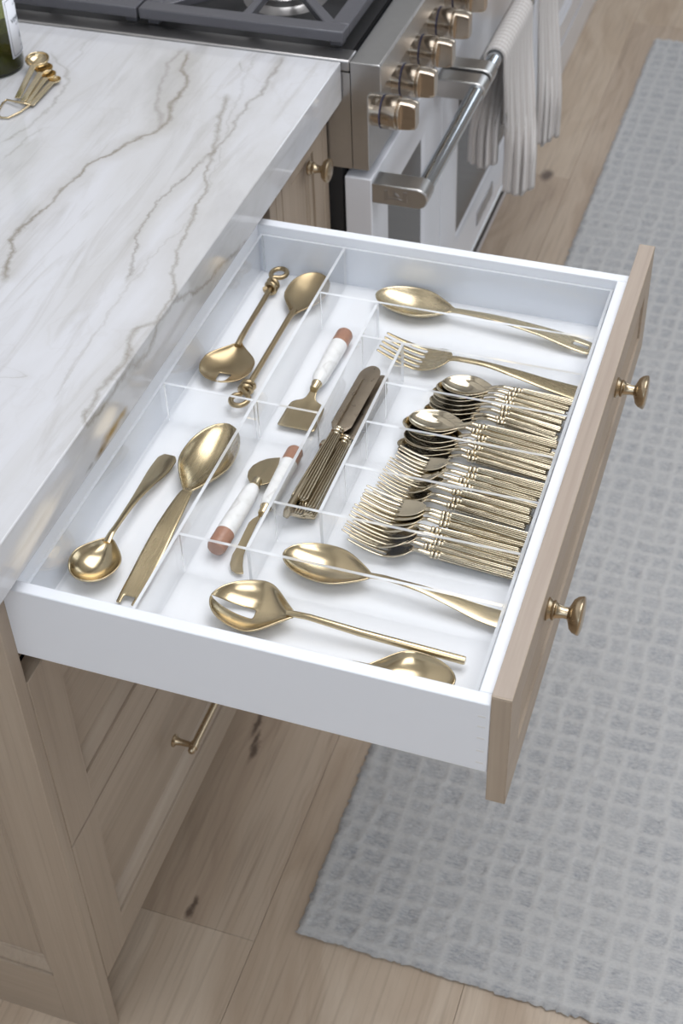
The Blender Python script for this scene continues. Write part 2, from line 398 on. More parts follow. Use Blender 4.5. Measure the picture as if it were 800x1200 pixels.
# ------------------------------------------------------------------ rug (pile woven in uneven squares)
def rug():
    sk = .0073; x0, y0, y1, wdt = .1779, .2112, 3.0, 1.15
    st = .0048; nx = int(wdt/st)+1; ny = int((y1-y0)/st)+1
    U_, V_ = np.meshgrid(np.linspace(0, wdt, nx), np.linspace(0, y1-y0, ny))
    def sn(a, b, s): return np.sin(a*s+1.3*np.sin(b*s*.63+.7))*np.cos(b*s*.81+.9*np.sin(a*s*.5))
    U2 = U_+.0035*sn(U_, V_, 14)+.0018*sn(V_, U_, 43); V2 = V_+.004*sn(V_, U_, 12)+.002*sn(U_, V_, 39)
    rows = np.cumsum(rng.uniform(.030, .040, 120)); rows = np.concatenate([[-.03, 0.012], rows+.012])
    ri = np.searchsorted(rows, V2)-1; d = np.minimum(V2-rows[ri], rows[np.minimum(ri+1, len(rows)-1)]-V2)
    base = np.concatenate([[-.05, .014], .014+np.cumsum(rng.uniform(.030, .044, 60))])
    dv = np.full(U2.shape, 9.)
    tone = np.zeros(U2.shape)
    for r in np.unique(ri):
        c = base+rng.normal(0, .002, len(base)); keep = rng.random(len(base)) > .06; keep[:2] = True; c = np.sort(c[keep])
        m = ri == r; ci = np.searchsorted(c, U2[m])-1; ci = np.clip(ci, 0, len(c)-2)
        dv[m] = np.minimum(U2[m]-c[ci], c[ci+1]-U2[m]); tone[m] = rng.random(len(c))[ci]
    dd = np.minimum(d, dv); fill = np.clip((dd-.0016)/.0052, 0, 1)
    fill *= .6+.4*tone
    edge_ = np.minimum(np.minimum(U_, wdt-U_), np.minimum(V_, (y1-y0)-V_))
    h = .011-.0022*fill+rng.normal(0, .0011, U_.shape); h *= np.clip(edge_/.006+.3, 0, 1)
    X = x0+U_+sk*V_+rng.normal(0, .0007, U_.shape); Y = y0+V_-sk*U_+rng.normal(0, .0007, U_.shape)
    e = edge_ < 1e-6; X[e] += rng.normal(0, .0013, e.sum()); Y[e] += rng.normal(0, .0013, e.sum()); h[e] = .0025
    co = np.stack([X, Y, h+.0008], -1).reshape(-1, 3)
    me = bpy.data.meshes.new('rug'); N = nx*ny; q = np.arange((ny-1)*nx).reshape(ny-1, nx)[:, :-1].ravel()
    faces = np.stack([q, q+1, q+nx+1, q+nx], -1).astype(np.int32)
    me.vertices.add(N); me.vertices.foreach_set('co', co.ravel()); me.loops.add(faces.size); me.loops.foreach_set('vertex_index', faces.ravel())
    me.polygons.add(len(faces)); me.polygons.foreach_set('loop_start', np.arange(0, faces.size, 4, dtype=np.int32)); me.update(calc_edges=True)
    me.polygons.foreach_set('use_smooth', np.ones(len(faces), bool))
    at_ = me.attributes.new('yarn', 'FLOAT', 'POINT'); at_.data.foreach_set('value', fill.ravel().astype(np.float32))
    t = NT('rug_pile'); a = t.new('ShaderNodeAttribute', attribute_name='yarn')
    n = t.noise(t.coord(scale=(1, 1, 1)), 260, 3, .7); n2 = t.noise(t.coord(scale=(120, 420, 100)), 1.0, 3, .7)
    n3 = t.noise(t.coord(), 4, 2)
    f = t.math('MULTIPLY', a.outputs['Fac'], t.math('MULTIPLY_ADD', n.outputs[0], 1.3, .25), clamp=True)
    blue = t.mix(n3.outputs[0], lin(138,142,152), lin(150,151,154))
    strand = t.noise(t.coord(scale=(90, 330, 100)), 1.0, 4, .75)
    f = t.math('MULTIPLY', f, t.math('MULTIPLY_ADD', t.math('SUBTRACT', strand.outputs[0], .38, clamp=True), 3.4, .12), clamp=True)
    c = t.mix(f, lin(195,194,193), blue)
    c = t.mix(t.math('MULTIPLY', t.math('SUBTRACT', n2.outputs[0], .5, clamp=True), 1.2, clamp=True), c, lin(150,150,152))
    t.set(Base_Color=c, Roughness=.95, Sheen_Weight=.2); t.bump(n.outputs[0], .5, .003)
    me.materials.append(t.m)
    o = bpy.data.objects.new('rug', me); COL.objects.link(o)
    tag(o, 'long cream runner rug with uneven blue-grey squares lying on the oak floor', 'rug')
rug()

# ------------------------------------------------------------------ base cabinet with the open drawer
cab = empty('base_cabinet', (0, 0, 0))
tag(cab, 'limed oak base cabinet with its top drawer pulled open', 'cabinet')
box('cabinet_body', M['dark'], -.60, -.026, .02, .728, .11, .70, cab, 0)
box('cabinet_body', M['wood_y'], -.60, -.022, .02, .728, .70, .7035, cab, 0).name = 'divider_rail'
# near end panel facing the viewer: framed and sunk
eb = panel_front(-.62, 0, 0.0, ZCB-.001, .0185, .066, .0140, .018, 'y', zlo=.050); 
ep = eb.build('end_panel', M['wood_z'], cab, .0012)
# rails read with their own grain direction
box('bottom_rail', M['wood_x'], -.554, -.0665, -.0004, .004, .0005, .1155, ep, 0)
box('corner_stile', M['wood_z'], -.020, -.0002, .0163, S, 0.0, ZCB-.001, cab, .0008)
box('face_stile', M['wood_z'], -.020, 0, .7295, .7505, 0.0, ZCB-.001, cab, .001)
box('toe_kick', M['wood_y'], -.075, -.060, .0165, .73, 0, .112, cab, .001)
def handle_pull(parent, y0, y1, z):
    m = MB()
    for y in (y0, y1):
        m.lathe([(.0, .0085), (.002, .009), (.004, .006), (.010, .0045), (.024, .004), (.030, .0052), (.033, .004)], (0, y, z), 'x', 16)
        m.lathe([(-.006, .003), (-.004, .0062), (.004, .0062), (.006, .003)], (.029, y, z), 'y', 16)
    m.tube([(.029, y0-.012, z), (.029, y0-.010, z), (.029, y1+.010, z), (.029, y1+.012, z)], [.003, .0048, .0048, .003], 14)
    return m.build('drawer_pull', M['knob'], parent, label='brass bar pull')
for z0, z1, pull in ((.4090, .6975, .56), (.1165, .4055, .283)):
    f_ = panel_front(.0192, .7275, z0, z1, .020, .058, .0160, .016, 'x').build('drawer', M['wood_y'], cab, .0009)
    for ya, yb in ((.0192, .079), (.6677, .7275)):
        box('drawer_stile', M['wood_z'], -.004, .0005, ya+.0005, yb-.0008, z0+.0008, z1-.0008, f_, .0003)
    handle_pull(f_, .275, .475, pull)

# open drawer: white box, oak front, two knobs
XB = -.0035
d = MB()
d.box(XB, L, YN, YN+WT, ZBX, ZR); d.box(XB, L, YF-WT, YF, ZBX, ZR)
d.box(XB, XB+WT, YN+WT, YF-WT, ZBX, ZR); d.box(L-WT, L, YN+WT, YF-WT, ZBX, ZR)
drw = d.build('drawer', M['white'], cab, .0012, label='open drawer with white box')
box('drawer_bottom', M['drawer_floor'], XB+WT, L-WT, YN+WT, YF-WT, .757, .769, drw, 0)
# pin joints along the near corner
jm = MB()
for z in (.755, .772, .79, .806, .82): jm.box(L-.0105, L-.0035, YN-.0002, YN+.001, z, z+.0022)
jm.build('joint_pin', plain('joint_filler', (.78, .78, .78), .6), drw)
ff = panel_front(.0190, .7291, .7021, .8500, .0183, .042, .007, .016, 'x')
ff.v = [(x+L+TF, y, z) for x, y, z in ff.v]
fr = ff.build('drawer_front', M['wood_y'], drw, .0022)
box('top_rail', M['bright_y'], L+.0004, L+TF-.0008, .0208, .7272, .8496, .8502, fr, 0)
box('front_end', M['wood_z'], L+.0012, L+TF-.0012, .0185, .0192, .7035, .8485, fr, 0)
def drawer_knob(x, y, z, parent, s=1.0, ax='x'):
    prof = [(-.001, .0098), (.0015, .0102), (.003, .0088), (.0042, .0078), (.0052, .0086), (.0066, .0086), (.0076, .0072), (.009, .0064), (.014, .0050), (.0175, .0052), (.019, .0085), (.0205, .0125), (.0235, .0152), (.0270, .0165), (.0285, .0166), (.0292, .0160), (.0302, .012), (.0306, .006), (.0307, .0005)]
    return MB().lathe([(a*s, b*s) for a, b in prof], (x, y, z), ax, 32).build('knob', M['knob'], parent, label='brass knob')
drawer_knob(L+TF, .503, .8125, drw, 1.12); drawer_knob(L+TF, .1606, .8165, drw, 1.12)

# ------------------------------------------------------------------ neighbouring narrow cabinet
cb2 = empty('base_cabinet', (0, .752, 0))
tag(cb2, 'narrow limed oak cabinet door between the drawers and the range', 'cabinet')
def loc(o, dy=-.752):
    o.location.y += dy; return o
loc(box('cabinet_body', M['wood_z'], -.60, -.0215, .752, YR-.002, .11, ZCB-.001, cb2, 0))
loc(box('toe_kick', M['wood_y'], -.075, -.060, .752, YR-.002, 0, .109, cb2, 0))
loc(box('face_stile', M['wood_z'], -.0212, 0, .752, .7725, 0, ZCB-.001, cb2, .001))
loc(box('face_stile', M['wood_z'], -.0212, 0, .9335, YR-.002, 0, ZCB-.001, cb2, .001))
pd = loc(panel_front(.7745, .9315, .115, ZCB-.012, .020, .036, .008, .014, 'x').build('door', M['wood_z'], cb2, .001))
# moulded fillets on the sunk panel
for yy in (.818, .888): box('bead', M['wood_z'], -.0079, -.0045, yy-.002, yy+.002, .17, .79, pd, .001)
drawer_knob(.0, .878, .7935, pd, 1.0)

# ------------------------------------------------------------------ worktop
wt = MB().box(-.66, XC, -.035, YR, ZCB, ZC).build('worktop', M['stone'], None, .0016)
tag(wt, 'thick white quartzite worktop with grey-gold veins above the drawers', 'worktop')

# ------------------------------------------------------------------ range cooker
rg = empty('range_cooker', (0, YR+.002, 0))
tag(rg, 'large white and stainless steel range cooker beside the worktop', 'range cooker')
RY0 = YR+.002; RY1 = RY0+1.22
def rl(o):
    o.location.y -= RY0; return o
rl(box('side_panel', M['steel_z'], -.64, .0346, RY0+.0005, RY0+.006, .752, .899, rg, 0))
rl(box('body', M['dark'], -.64, .018, RY0+.004, RY1-.004, .07, .90, rg, 0))
# steel control panel profile in x-z swept along y
prof = [(.0352, .752), (.059, .752), (.060, .754), (.060, .868), (.064, .874), (.076, .875), (.0785, .878), (.0785, .913), (.0765, .9155), (.0352, .9155)]
m = MB(); m.ring([[(x, y, z) for x, z in prof] for y in (RY0, RY1)]); rl(m.build('control_panel', M['steel_z'], rg, .0012, smooth=30))
# flat steel deck round the recessed black pan
m = MB(); zz = .9165
m.box(-.64, .0346, RY0, RY0+.034, .90, zz)
rl(m.build('cooktop_deck', M['steel'], rg, .0025, smooth=30))
rl(box('cooktop_deck', M['steel'], -.64, .0346, RY1-.02, RY1, .90, zz, rg, .0025))
rl(box('cooktop_pan', M['black'], -.64, .0346, RY0+.034, RY1-.02, .880, .893, rg, 0))
# burners
for bx, by in ((-.13, RY0+.20), (-.44, RY0+.20), (-.13, RY0+.60), (-.44, RY0+.60)):
    m = MB().lathe([(0, .070), (.004, .070), (.008, .060), (.010, .048), (.012, .046), (.022, .046), (.024, .044), (.025, .001)], (bx, by, .893), 'z', 32)
    bu = rl(m.build('burner', M['steel'], rg)); 
    m = MB().lathe([(0, .036), (.006, .038), (.010, .034), (.011, .001)], (bx, by, .918), 'z', 32); m.build('burner_cap', M['iron'], bu)
# cast iron grates: heavy frame with fingers to the burners
GT = .9445; GB = .9285
def grate(x0, x1, y0, y1, cx, cy):
    m = MB(); w_ = .026
    m.box(x0, x1, y0, y0+w_, GB, GT); m.box(x0, x1, y1-w_, y1, GB, GT); m.box(x0, x0+w_, y0+w_, y1-w_, GB, GT); m.box(x1-w_, x1, y0+w_, y1-w_, GB, GT)
    def bar(a, b, w2=.013):
        a = Vector((*a, 0)); b = Vector((*b, 0)); dr = (b-a).normalized(); n = Vector((-dr.y, dr.x, 0))*w2/2
        vs = [Vector((p.x, p.y, z)) for z in (GB+.002, GT-.001) for p in (a-n, a+n, b+n*.7, b-n*.7)]
        m.add(vs, [(0,1,2,3), (7,6,5,4), (0,4,5,1), (1,5,6,2), (2,6,7,3), (3,7,4,0)])
    r = .030
    for a, b in (((x1-w_, y0+w_), 1), ((x0+w_, y0+w_), 1), ((x1-w_, y1-w_), 1), ((x0+w_, y1-w_), 1)):
        dr = Vector((cx-a[0], cy-a[1])).normalized(); bar(a, (cx-dr.x*r, cy-dr.y*r), .016)
    for a in ((cx, y0+w_), (cx, y1-w_), (x0+w_, cy), (x1-w_, cy)):
        dr = Vector((cx-a[0], cy-a[1])).normalized(); bar(a, (cx-dr.x*r, cy-dr.y*r))
    for x in (x0+.006, x1-.024):
        for y in (y0+.012, y1-.024): m.box(x, x+.018, y, y+.018, .9166 if y < y0+.02 and y0 < RY0+.03 else .892, GB)
    return rl(m.build('grate', M['iron'], rg, .002, smooth=30))
gy = RY0+.022
for bx, (x0, x1) in ((-.13, (-.283, .019)), (-.44, (-.60, -.287))):
    for by in (RY0+.20, RY0+.60):
        grate(x0, x1, by-.176, by+.195, bx, by)
# control knobs
def range_knob(y):
    z = .833
    k0 = MB().lathe([(0, .0215), (.012, .0215), (.0125, .0232), (.0130, .0215), (.016, .0235), (.0345, .0235), (.036, .021), (.038, .0215)], (.060, y, z), 'x', 36).build('knob', M['range_knob'], rg, label='steel and brass control knob')
    rl(k0)
    # tapered head with a flat grip
    m = MB(); n = 36; rings = []
    for h, r in ((.038, .0222), (.0400, .0222), (.0404, .0222), (.052, .0212), (.060, .0195), (.0615, .0182)):
        rg_ = []
        for j in range(n):
            a = 2*PI*j/n; c, s_ = math.cos(a)*r, math.sin(a)*r
            if h > .0402: c = max(min(c, .0100), -.0100)
            rg_.append((.060+h, y+c, z+s_))
        rings.append(rg_)
    m.ring(rings); m.build('grip', M['range_knob'], k0, .0008)
    MB().lathe([(0, .0238), (.0016, .0238)], (.0725, y, z), 'x', 36).build('ring_mark', plain('blue_ring', (.05, .05, .10), .3), k0, label='dark blue ring')
for i in range(8): range_knob(.985+.095*i)
# oven doors with windows
def oven_door(y0, y1, z0, z1, wy0, wy1, wz0, wz1):
    m = MB(); xf = .0625; xb = .022
    xs = [(y0, z0), (y1, z0), (y1, z1), (y0, z1)]
    wi = [(wy0, wz0), (wy1, wz0), (wy1, wz1), (wy0, wz1)]
    def rr(pts, x, mgn=0): 
        (a, b), _, (c, e), _ = pts; return [(x, a-mgn, b-mgn), (x, c+mgn, b-mgn), (x, c+mgn, e+mgn), (x, a-mgn, e+mgn)]
    loops = [rr(xs, xb), rr(xs, xf), rr(wi, xf, .012), rr(wi, xf-.003, .004), rr(wi, xf-.006)]
    vs = [p for l in loops for p in l]; fs = [(3,2,1,0)]
    for i in range(4):
        for j in range(4): k = (j+1) % 4; fs.append((i*4+j, i*4+k, (i+1)*4+k, (i+1)*4+j))
    fs.append((16,17,18,19)); m.add(vs, fs)
    dr = rl(m.build('oven_door', M['oven_white'], rg, .002))
    box('window_glass', M['oven_glass'], xf-.0075, xf-.0048, wy0-.001, wy1+.001, wz0-.001, wz1+.001, dr, 0, label='dark oven window')
    return dr
d1 = oven_door(RY0+.001, 1.330, .215, .738, 1.045, 1.225, .30, .655)
d2 = oven_door(1.334, RY1-.001, .215, .738, 1.452, 2.05, .335, .61)
box('trim_line', M['chrome'], .0626, .0634, 1.345, 2.15, .222, .226, d2, 0)
box('name_plate', M['steel'], .0626, .0642, 1.60, 1.72, .262, .292, d2, .0005)
rl(box('kick_panel', M['oven_white'], -.04, .0, RY0+.002, RY1-.002, .0, .212, rg, .001))
# handles
def oven_handle(y0, y1, emblem):
    hz = .7165; hx = .130
    br = None
    hd = rl(MB().tube([(hx, y0+.008, hz), (hx, y1-.008, hz)], .0125, 24).build('oven_handle', M['chrome'], rg, label='polished round oven handle bar'))
    for yb in (y0, y1-.040):
        pts = [(.062, -.0155), (hx+.002, -.0155)]; n = 10
        pr = [(.0622, -.016)] + [(hx-.001+.016*math.cos(a), .016*math.sin(a)) for a in [(-PI/2)+PI*i/n for i in range(n+1)]] + [(.0622, .016)]
        m = MB(); m.ring([[(x, y, hz+z) for x, z in pr] for y in (yb, yb+.036)])
        b_ = m.build('bracket', M['steel_z'], hd, .002, label='brushed steel handle bracket')
    if emblem:
        # raised badge on the near face of the bracket: a frame with a curved base and a small diamond inside
        m = MB(); y = y0
        cx, cz = .098, hz
        def P(u, v, dd): return (cx+u, y-dd, cz+v)
        outer = [(-.017, .0085), (-.017, -.0085)]+[(-.017+.034*i/8, -.0085+.0035*math.sin(PI*i/8)) for i in range(1, 8)]+[(.017, -.0085), (.017, .0085), (.011, .0085), (.010, -.002)]+[(.010-.020*i/6, -.0045+.0015*math.sin(PI*i/6)) for i in range(7)]+[(-.010, -.002), (-.011, .0085)]
        n = len(outer); vs = [P(u, v, 0) for u, v in outer]+[P(u, v, .0009) for u, v in outer]
        fs = [tuple(range(n)), tuple(reversed(range(n, 2*n)))]+[(i, (i+1) % n, n+(i+1) % n, n+i) for i in range(n)]
        m.add(vs, fs)
        dm = [(0, .0062), (.0062, .0), (0, -.0030), (-.0062, .0)]; vs = [P(u, v+.001, 0) for u, v in dm]+[P(u*.8, v*.8+.001, .001) for u, v in dm]
        m.add(vs, [(0,1,2,3), (7,6,5,4)]+[(i, (i+1) % 4, 4+(i+1) % 4, 4+i) for i in range(4)])
        dm = [(-.0045, .0075), (-.0028, .0085), (.0045, -.0005), (.0028, -.0015)]; vs = [P(u, v, .0010) for u, v in dm]+[P(u, v, .0018) for u, v in dm]
        m.add(vs, [(0,1,2,3), (7,6,5,4)]+[(i, (i+1) % 4, 4+(i+1) % 4, 4+i) for i in range(4)])
        m.build('emblem', M['steel'], hd, label='raised metal emblem on the bracket end')
    return hd
oven_handle(RY0+.001, 1.322, True); oven_handle(1.328, RY1-.01, False)

# ------------------------------------------------------------------ white cabinet run past the range
cw = empty('base_cabinet', (0, RY1+.004, 0)); tag(cw, 'white painted cabinet beyond the range, mostly behind the towels', 'cabinet')
def cl_(o):
    o.location.y -= RY1+.004; return o
cl_(box('cabinet_body', M['oven_white'], -.6, -.022, RY1+.004, RY1+1.4, 0, .86, cw, .001))
for k_ in range(2): cl_(panel_front(RY1+.006+.70*k_, RY1+.702+.70*k_, .11, .85, .02, .06, .010, .016, 'x').build('door', M['oven_white'], cw, .001))
cl_(box('baseboard', M['oven_white'], -.02, .0, RY1+.004, RY1+1.4, 0, .10, cw, .001))

# ------------------------------------------------------------------ towels over the far handle
def towel(y0, y1, zf, zb, label, seed, front, back):
    """cloth over the bar; each side gathers into a bunch that ends along a short line (x, y) - (x, y)"""
    rs = random.Random(seed); hz, hx, r = .7165, .130, .0165
    nu = 64; nv_f, nv_b, na = 46, 36, 10
    path = []
    for i in range(nv_b+1): z = zb+(hz-zb)*i/nv_b; path.append((hx-r, z, (1-i/nv_b)))
    for i in range(1, na): a = PI-PI*i/na; path.append((hx+r*math.cos(a), hz+r*math.sin(a), 0))
    for i in range(nv_f+1): z = hz-(hz-zf)*i/nv_f; path.append((hx+r, z, -(i/nv_f)))
    vs = []; uv = []; acc = 0; prev = None
    ph = rs.random()*6; cw = .23
    for k_, (x, z, f) in enumerate(path):
        if prev: acc += math.hypot(x-prev[0], z-prev[1])
        prev = (x, z)
        for j in range(nu+1):
            u = j/nu; yy = y0+(y1-y0)*u; a = abs(f)
            (xa, ya), (xb, yb) = front if f < 0 else back
            b = a*1.25; b = min(b, 1); b = b*b*(3-2*b)
            xt = xa+(xb-xa)*u; yt = ya+(yb-ya)*u
            rip = .0030*math.sin(u*2*PI*3.2+ph+a)+.0022*math.sin(u*2*PI*7.3+ph*2)
            X = x*(1-b)+xt*b+rip*.5*min(1, a*3); Y = yy*(1-b)+(yt+rip*1.6)*b
            zz = z+(.006*math.sin(u*6+ph)+.003*math.sin(u*19))*max(0, a-.8)*5
            vs.append((X, Y, zz)); uv.append((u*cw, acc))
    n = nu+1; fs = [(i*n+j, i*n+j+1, (i+1)*n+j+1, (i+1)*n+j) for i in range(len(path)-1) for j in range(nu)]
    me = bpy.data.meshes.new('hand_towel'); me.from_pydata(vs, [], fs); me.update()
    ul = me.uv_layers.new(name='cloth')
    for li, lp in enumerate(me.loops): ul.data[li].uv = uv[lp.vertex_index]
    me.polygons.foreach_set('use_smooth', [True]*len(me.polygons)); me.materials.append(M['towel'])
    o = bpy.data.objects.new('hand_towel', me); COL.objects.link(o)
    s_ = o.modifiers.new('thick', 'SOLIDIFY'); s_.thickness = .005; s_.offset = 0
    tag(o, label, 'towel', 'towels over the oven handle'); return o
t = NT('striped_waffle_linen'); uvn = t.new('ShaderNodeUVMap', uv_map='cloth'); sp = t.new('ShaderNodeSeparateXYZ'); t.l.new(uvn.outputs[0], sp.inputs[0])
def wave(v, per, sharp): return t.math('MULTIPLY_ADD', t.math('SINE', t.math('MULTIPLY', v, 2*PI/per)), sharp, .5, clamp=True)
s1 = wave(sp.outputs[0], .0150, 1.2); w1 = wave(sp.outputs[0], .0075, .5); w2 = wave(sp.outputs[1], .0045, .5)
nz = t.noise(t.coord(), 350, 3)
hem = wave(sp.outputs[1], .006, .9)
c = t.mix(t.math('MULTIPLY', s1, .7), lin(202,196,193), lin(234,232,231))
c = t.mix(t.math('MULTIPLY', t.math('MULTIPLY', w1, w2), .4), c, lin(194,187,182)); c = t.mix(t.math('MULTIPLY', nz.outputs[0], .2), c, lin(190,182,178))
t.set(Base_Color=c, Roughness=.9, Sheen_Weight=.2); t.bump(t.math('ADD', t.math('MULTIPLY', w1, w2), t.math('MULTIPLY', s1, .8)), .7, .003); M['towel'] = t.m
towel(1.405, 1.60, .428, .485, 'grey and white striped linen towel nearest the worktop on the far oven handle', 3, ((.142, 1.462), (.190, 1.492)), ((.080, 1.452), (.127, 1.462)))
towel(1.665, 1.80, .425, .47, 'second striped linen towel hanging behind the nearer one on the handle', 11, ((.158, 1.655), (.193, 1.690)), ((.085, 1.64), (.120, 1.66)))

# ------------------------------------------------------------------ clear organiser tray
TB, TT, TH = .770, .826, .0033
tray = empty('drawer_organizer', (0, 0, TB)); tag(tray, 'clear acrylic cutlery organizer with many compartments in the open drawer', 'organizer')
TX0, TX1, TY0, TY1 = .0135, .4535, .0345, .6625
def sheet(name, x0, x1, y0, y1, z0=TB+.002, z1=TT):
    m = MB(); vs = [(x, y, z) for z in (z0, z1) for y in (y0, y1) for x in (x0, x1)]
    thin_x = (x1-x0) < (y1-y0)
    fs = [(0,2,3,1), (4,5,7,6), (0,1,5,4), (2,6,7,3), (0,4,6,2), (1,3,7,5)]
    mi = [0, 1, 1, 1, 0, 0] if thin_x else [0, 1, 0, 0, 1, 1]
    m.add(vs, fs, mi); o = m.build(name, [M['acrylic'], M['acrylic_edge']], tray, 0, smooth=0); o.location.z = -TB; return o
h = TH/2
sheet('side_wall', TX0, TX0+TH, TY0, TY1); sheet('side_wall', TX1-TH, TX1, TY0, TY1)
sheet('side_wall', TX0+TH, TX1-TH, TY0, TY0+TH); sheet('side_wall', TX0+TH, TX1-TH, TY1-TH, TY1)
D1, D2, D3 = .1245, .1975, .2478
RW = {1: .5640, 2: .4975, 3: .4245, 4: .3567, 5: .2865, 6: .2130, 7: .1440}; XL = .3555
g = .0004
sheet('divider', D1-h, D1+h, TY0+TH+g, TY1-TH-g)
sheet('divider', D2-h, D2+h, RW[7]+h+g, RW[1]-h-g)
sheet('divider', D3-h, D3+h, RW[6]+h+g, RW[2]-h-g)
sheet('divider', D1+h+g, TX1-TH-g, RW[1]-h, RW[1]+h)
sheet('divider', D1+h+g, TX1-TH-g, RW[7]-h, RW[7]+h)
sheet('divider', D2+h+g, TX1-TH-g, RW[2]-h, RW[2]+h); sheet('divider', D2+h+g, TX1-TH-g, RW[6]-h, RW[6]+h)
for r_ in (3, 4, 5): sheet('divider', D3+h+g, TX1-TH-g, RW[r_]-h, RW[r_]+h)
sheet('divider', TX0+TH+g, D1-h-g, XL-h, XL+h); sheet('divider', D1+h+g, D2-h-g, XL-h, XL+h)
bp = MB().box(TX0, TX1, TY0, TY1, TB, TB+.002).build('base_sheet', M['acrylic'], tray, 0, smooth=0); bp.location.z = -TB
FZ = TB+.002                                # floor of the compartments

# ------------------------------------------------------------------ cutlery shapes (x from the tip to the handle end)
def smooth_interp(xs, ys, x):
    """monotone-ish cubic through stations"""
    i = max(0, min(len(xs)-2, int(np.searchsorted(xs, x)-1))); x0, x1 = xs[i], xs[i+1]; u = (x-x0)/(x1-x0)
    def sl(k):
        if k <= 0: return (ys[1]-ys[0])/(xs[1]-xs[0])
        if k >= len(xs)-1: return (ys[-1]-ys[-2])/(xs[-1]-xs[-2])
        a = (ys[k]-ys[k-1])/(xs[k]-xs[k-1]); b = (ys[k+1]-ys[k])/(xs[k+1]-xs[k]); return 0 if a*b <= 0 else 2*a*b/(a+b)
    m0, m1 = sl(i)*(x1-x0), sl(i+1)*(x1-x0)
    return (2*u**3-3*u**2+1)*ys[i]+(u**3-2*u**2+u)*m0+(-2*u**3+3*u**2)*ys[i+1]+(u**3-u**2)*m1

def loft(st, n=16, rows=26, mb=None, ridge=0.0, endcap=True):
    """st: (x, y, z, half width, half thickness, squareness)"""
    xs = [s[0] for s in st]; m = mb or MB(); rings = []
    for k in range(rows+1):
        x = xs[0]+(xs[-1]-xs[0])*k/rows
        y, z, hw, ht, e = (smooth_interp(xs, [s[q] for s in st], x) for q in range(1, 6)); ring = []
        for j in range(n):
            a = 2*PI*j/n; c, s_ = math.cos(a), math.sin(a)
            ring.append((x, y+hw*math.copysign(abs(c)**(2/e), c), z+ht*math.copysign(abs(s_)**(2/e), s_)+(ridge*(1-abs(c)) if s_ > 0 else 0)))
        rings.append(ring)
    return m.ring(rings)

def bowl_mesh(a, W, D, z0, tipp=2.0, neck=.004, fat=.0, slot=None, rows=26, cols=12, tear=.65, tilt=0.0, side=0.0):
    """spoon bowl of length 2a and width 2W, depth D; rim rises to z0 at the neck"""
    m = MB(); vs = []; keep = []
    for i in range(rows+1):
        u = i/rows; s_ = a*(1-math.cos(PI*u))            # 0..2a
        e = (s_-a)/a; wd = W*(max(0, 1-abs(e)**tipp))**.5*(1+fat*e) if i not in (0,) else .0004
        if e > 0:
            td = .5*(1+math.cos(PI*min(1, e)**1.1)); el = (max(0, 1-abs(e)**tipp))**.5
            wd = W*(tear*td+(1-tear)*el)
        wd = max(wd, neck*.95) if u > .7 else max(wd, .0004)
        for j in range(cols+1):
            v = -1+2*j/cols
            bowl = max(0, (1-e*e))*(1-v*v)
            z = z0+tilt*(s_-2*a)-D*bowl**.8+side*v*v
            vs.append((s_, v*wd, z))
    n = cols+1; fs = []
    for i in range(rows):
        for j in range(cols):
            if slot and slot(i, j, rows, cols): continue
            fs.append((i*n+j, i*n+j+1, (i+1)*n+j+1, (i+1)*n+j))
    m.add(vs, fs); return m
def solid(o, th, sub=1):
    s_ = o.modifiers.new('thick', 'SOLIDIFY'); s_.thickness = th; s_.offset = -1
    if sub: b = o.modifiers.new('smooth', 'SUBSURF'); b.levels = sub; b.render_levels = sub
    return o
def fork_mesh(L1, L2, W, tw, curve, n=4, rows=20, necktaper=.004, splay=.86):
    """tines 0..L1, palm L1..L2; half width W; curve(s)->z"""
    cols = 2*n-1; m = MB(); vs = []; sub = 2
    tines = tw; gapw = (2*W-n*tw)/(n-1)
    def colpos(s_):
        out = []
        shoulder = max(0, (s_-L1)/(L2-L1))
        if s_ <= L1:
            k_ = splay+(1-splay)*(s_/L1); sharp = .55+.45*min(1, s_/(L1*.5))
            for i in range(n):
                c_ = (-W+tw/2+i*(tw+gapw))*k_; out += [c_-tw/2*sharp, c_, c_+tw/2*sharp]
        else:
            wd = W*(1-shoulder**2.6)**.5 if shoulder < 1 else 0; wd = max(wd, necktaper)
            for i in range(n):
                c_ = (-W+tw/2+i*(tw+gapw)); out += [(c_-tw/2)*wd/W, c_*wd/W, (c_+tw/2)*wd/W]
        return out
    S_ = [L1*i/rows for i in range(rows)]+[L1+(L2-L1)*(i/14) for i in range(15)]
    for s_ in S_:
        cp = colpos(s_)
        for c_ in cp: vs.append((s_, c_, curve(s_)+.10*abs(c_)*min(1, s_/L1)*.6))
    nn = 3*n; fs = []
    for i in range(len(S_)-1):
        for j in range(nn-1):
            gap = (j % 3) == 2
            if gap and S_[i+1] <= L1+1e-9: continue
            fs.append((i*nn+j, i*nn+j+1, (i+1)*nn+j+1, (i+1)*nn+j))
    m.add(vs, fs); return m

def place(root, tip, end, roll=0.0):
    """put the tool with its tip at one point and its handle end at another"""
    tip = Vector(tip); end = Vector(end); d_ = (end-tip).normalized(); s_ = Vector((0,0,1)).cross(d_).normalized(); u = d_.cross(s_)
    Rm = Matrix((d_, s_, u)).transposed().to_4x4() @ Matrix.Rotation(roll, 4, 'X')
    root.location = tip; root.rotation_euler = Rm.to_euler()
    return root
def LN(a, b): return (Vector(b)-Vector(a)).length

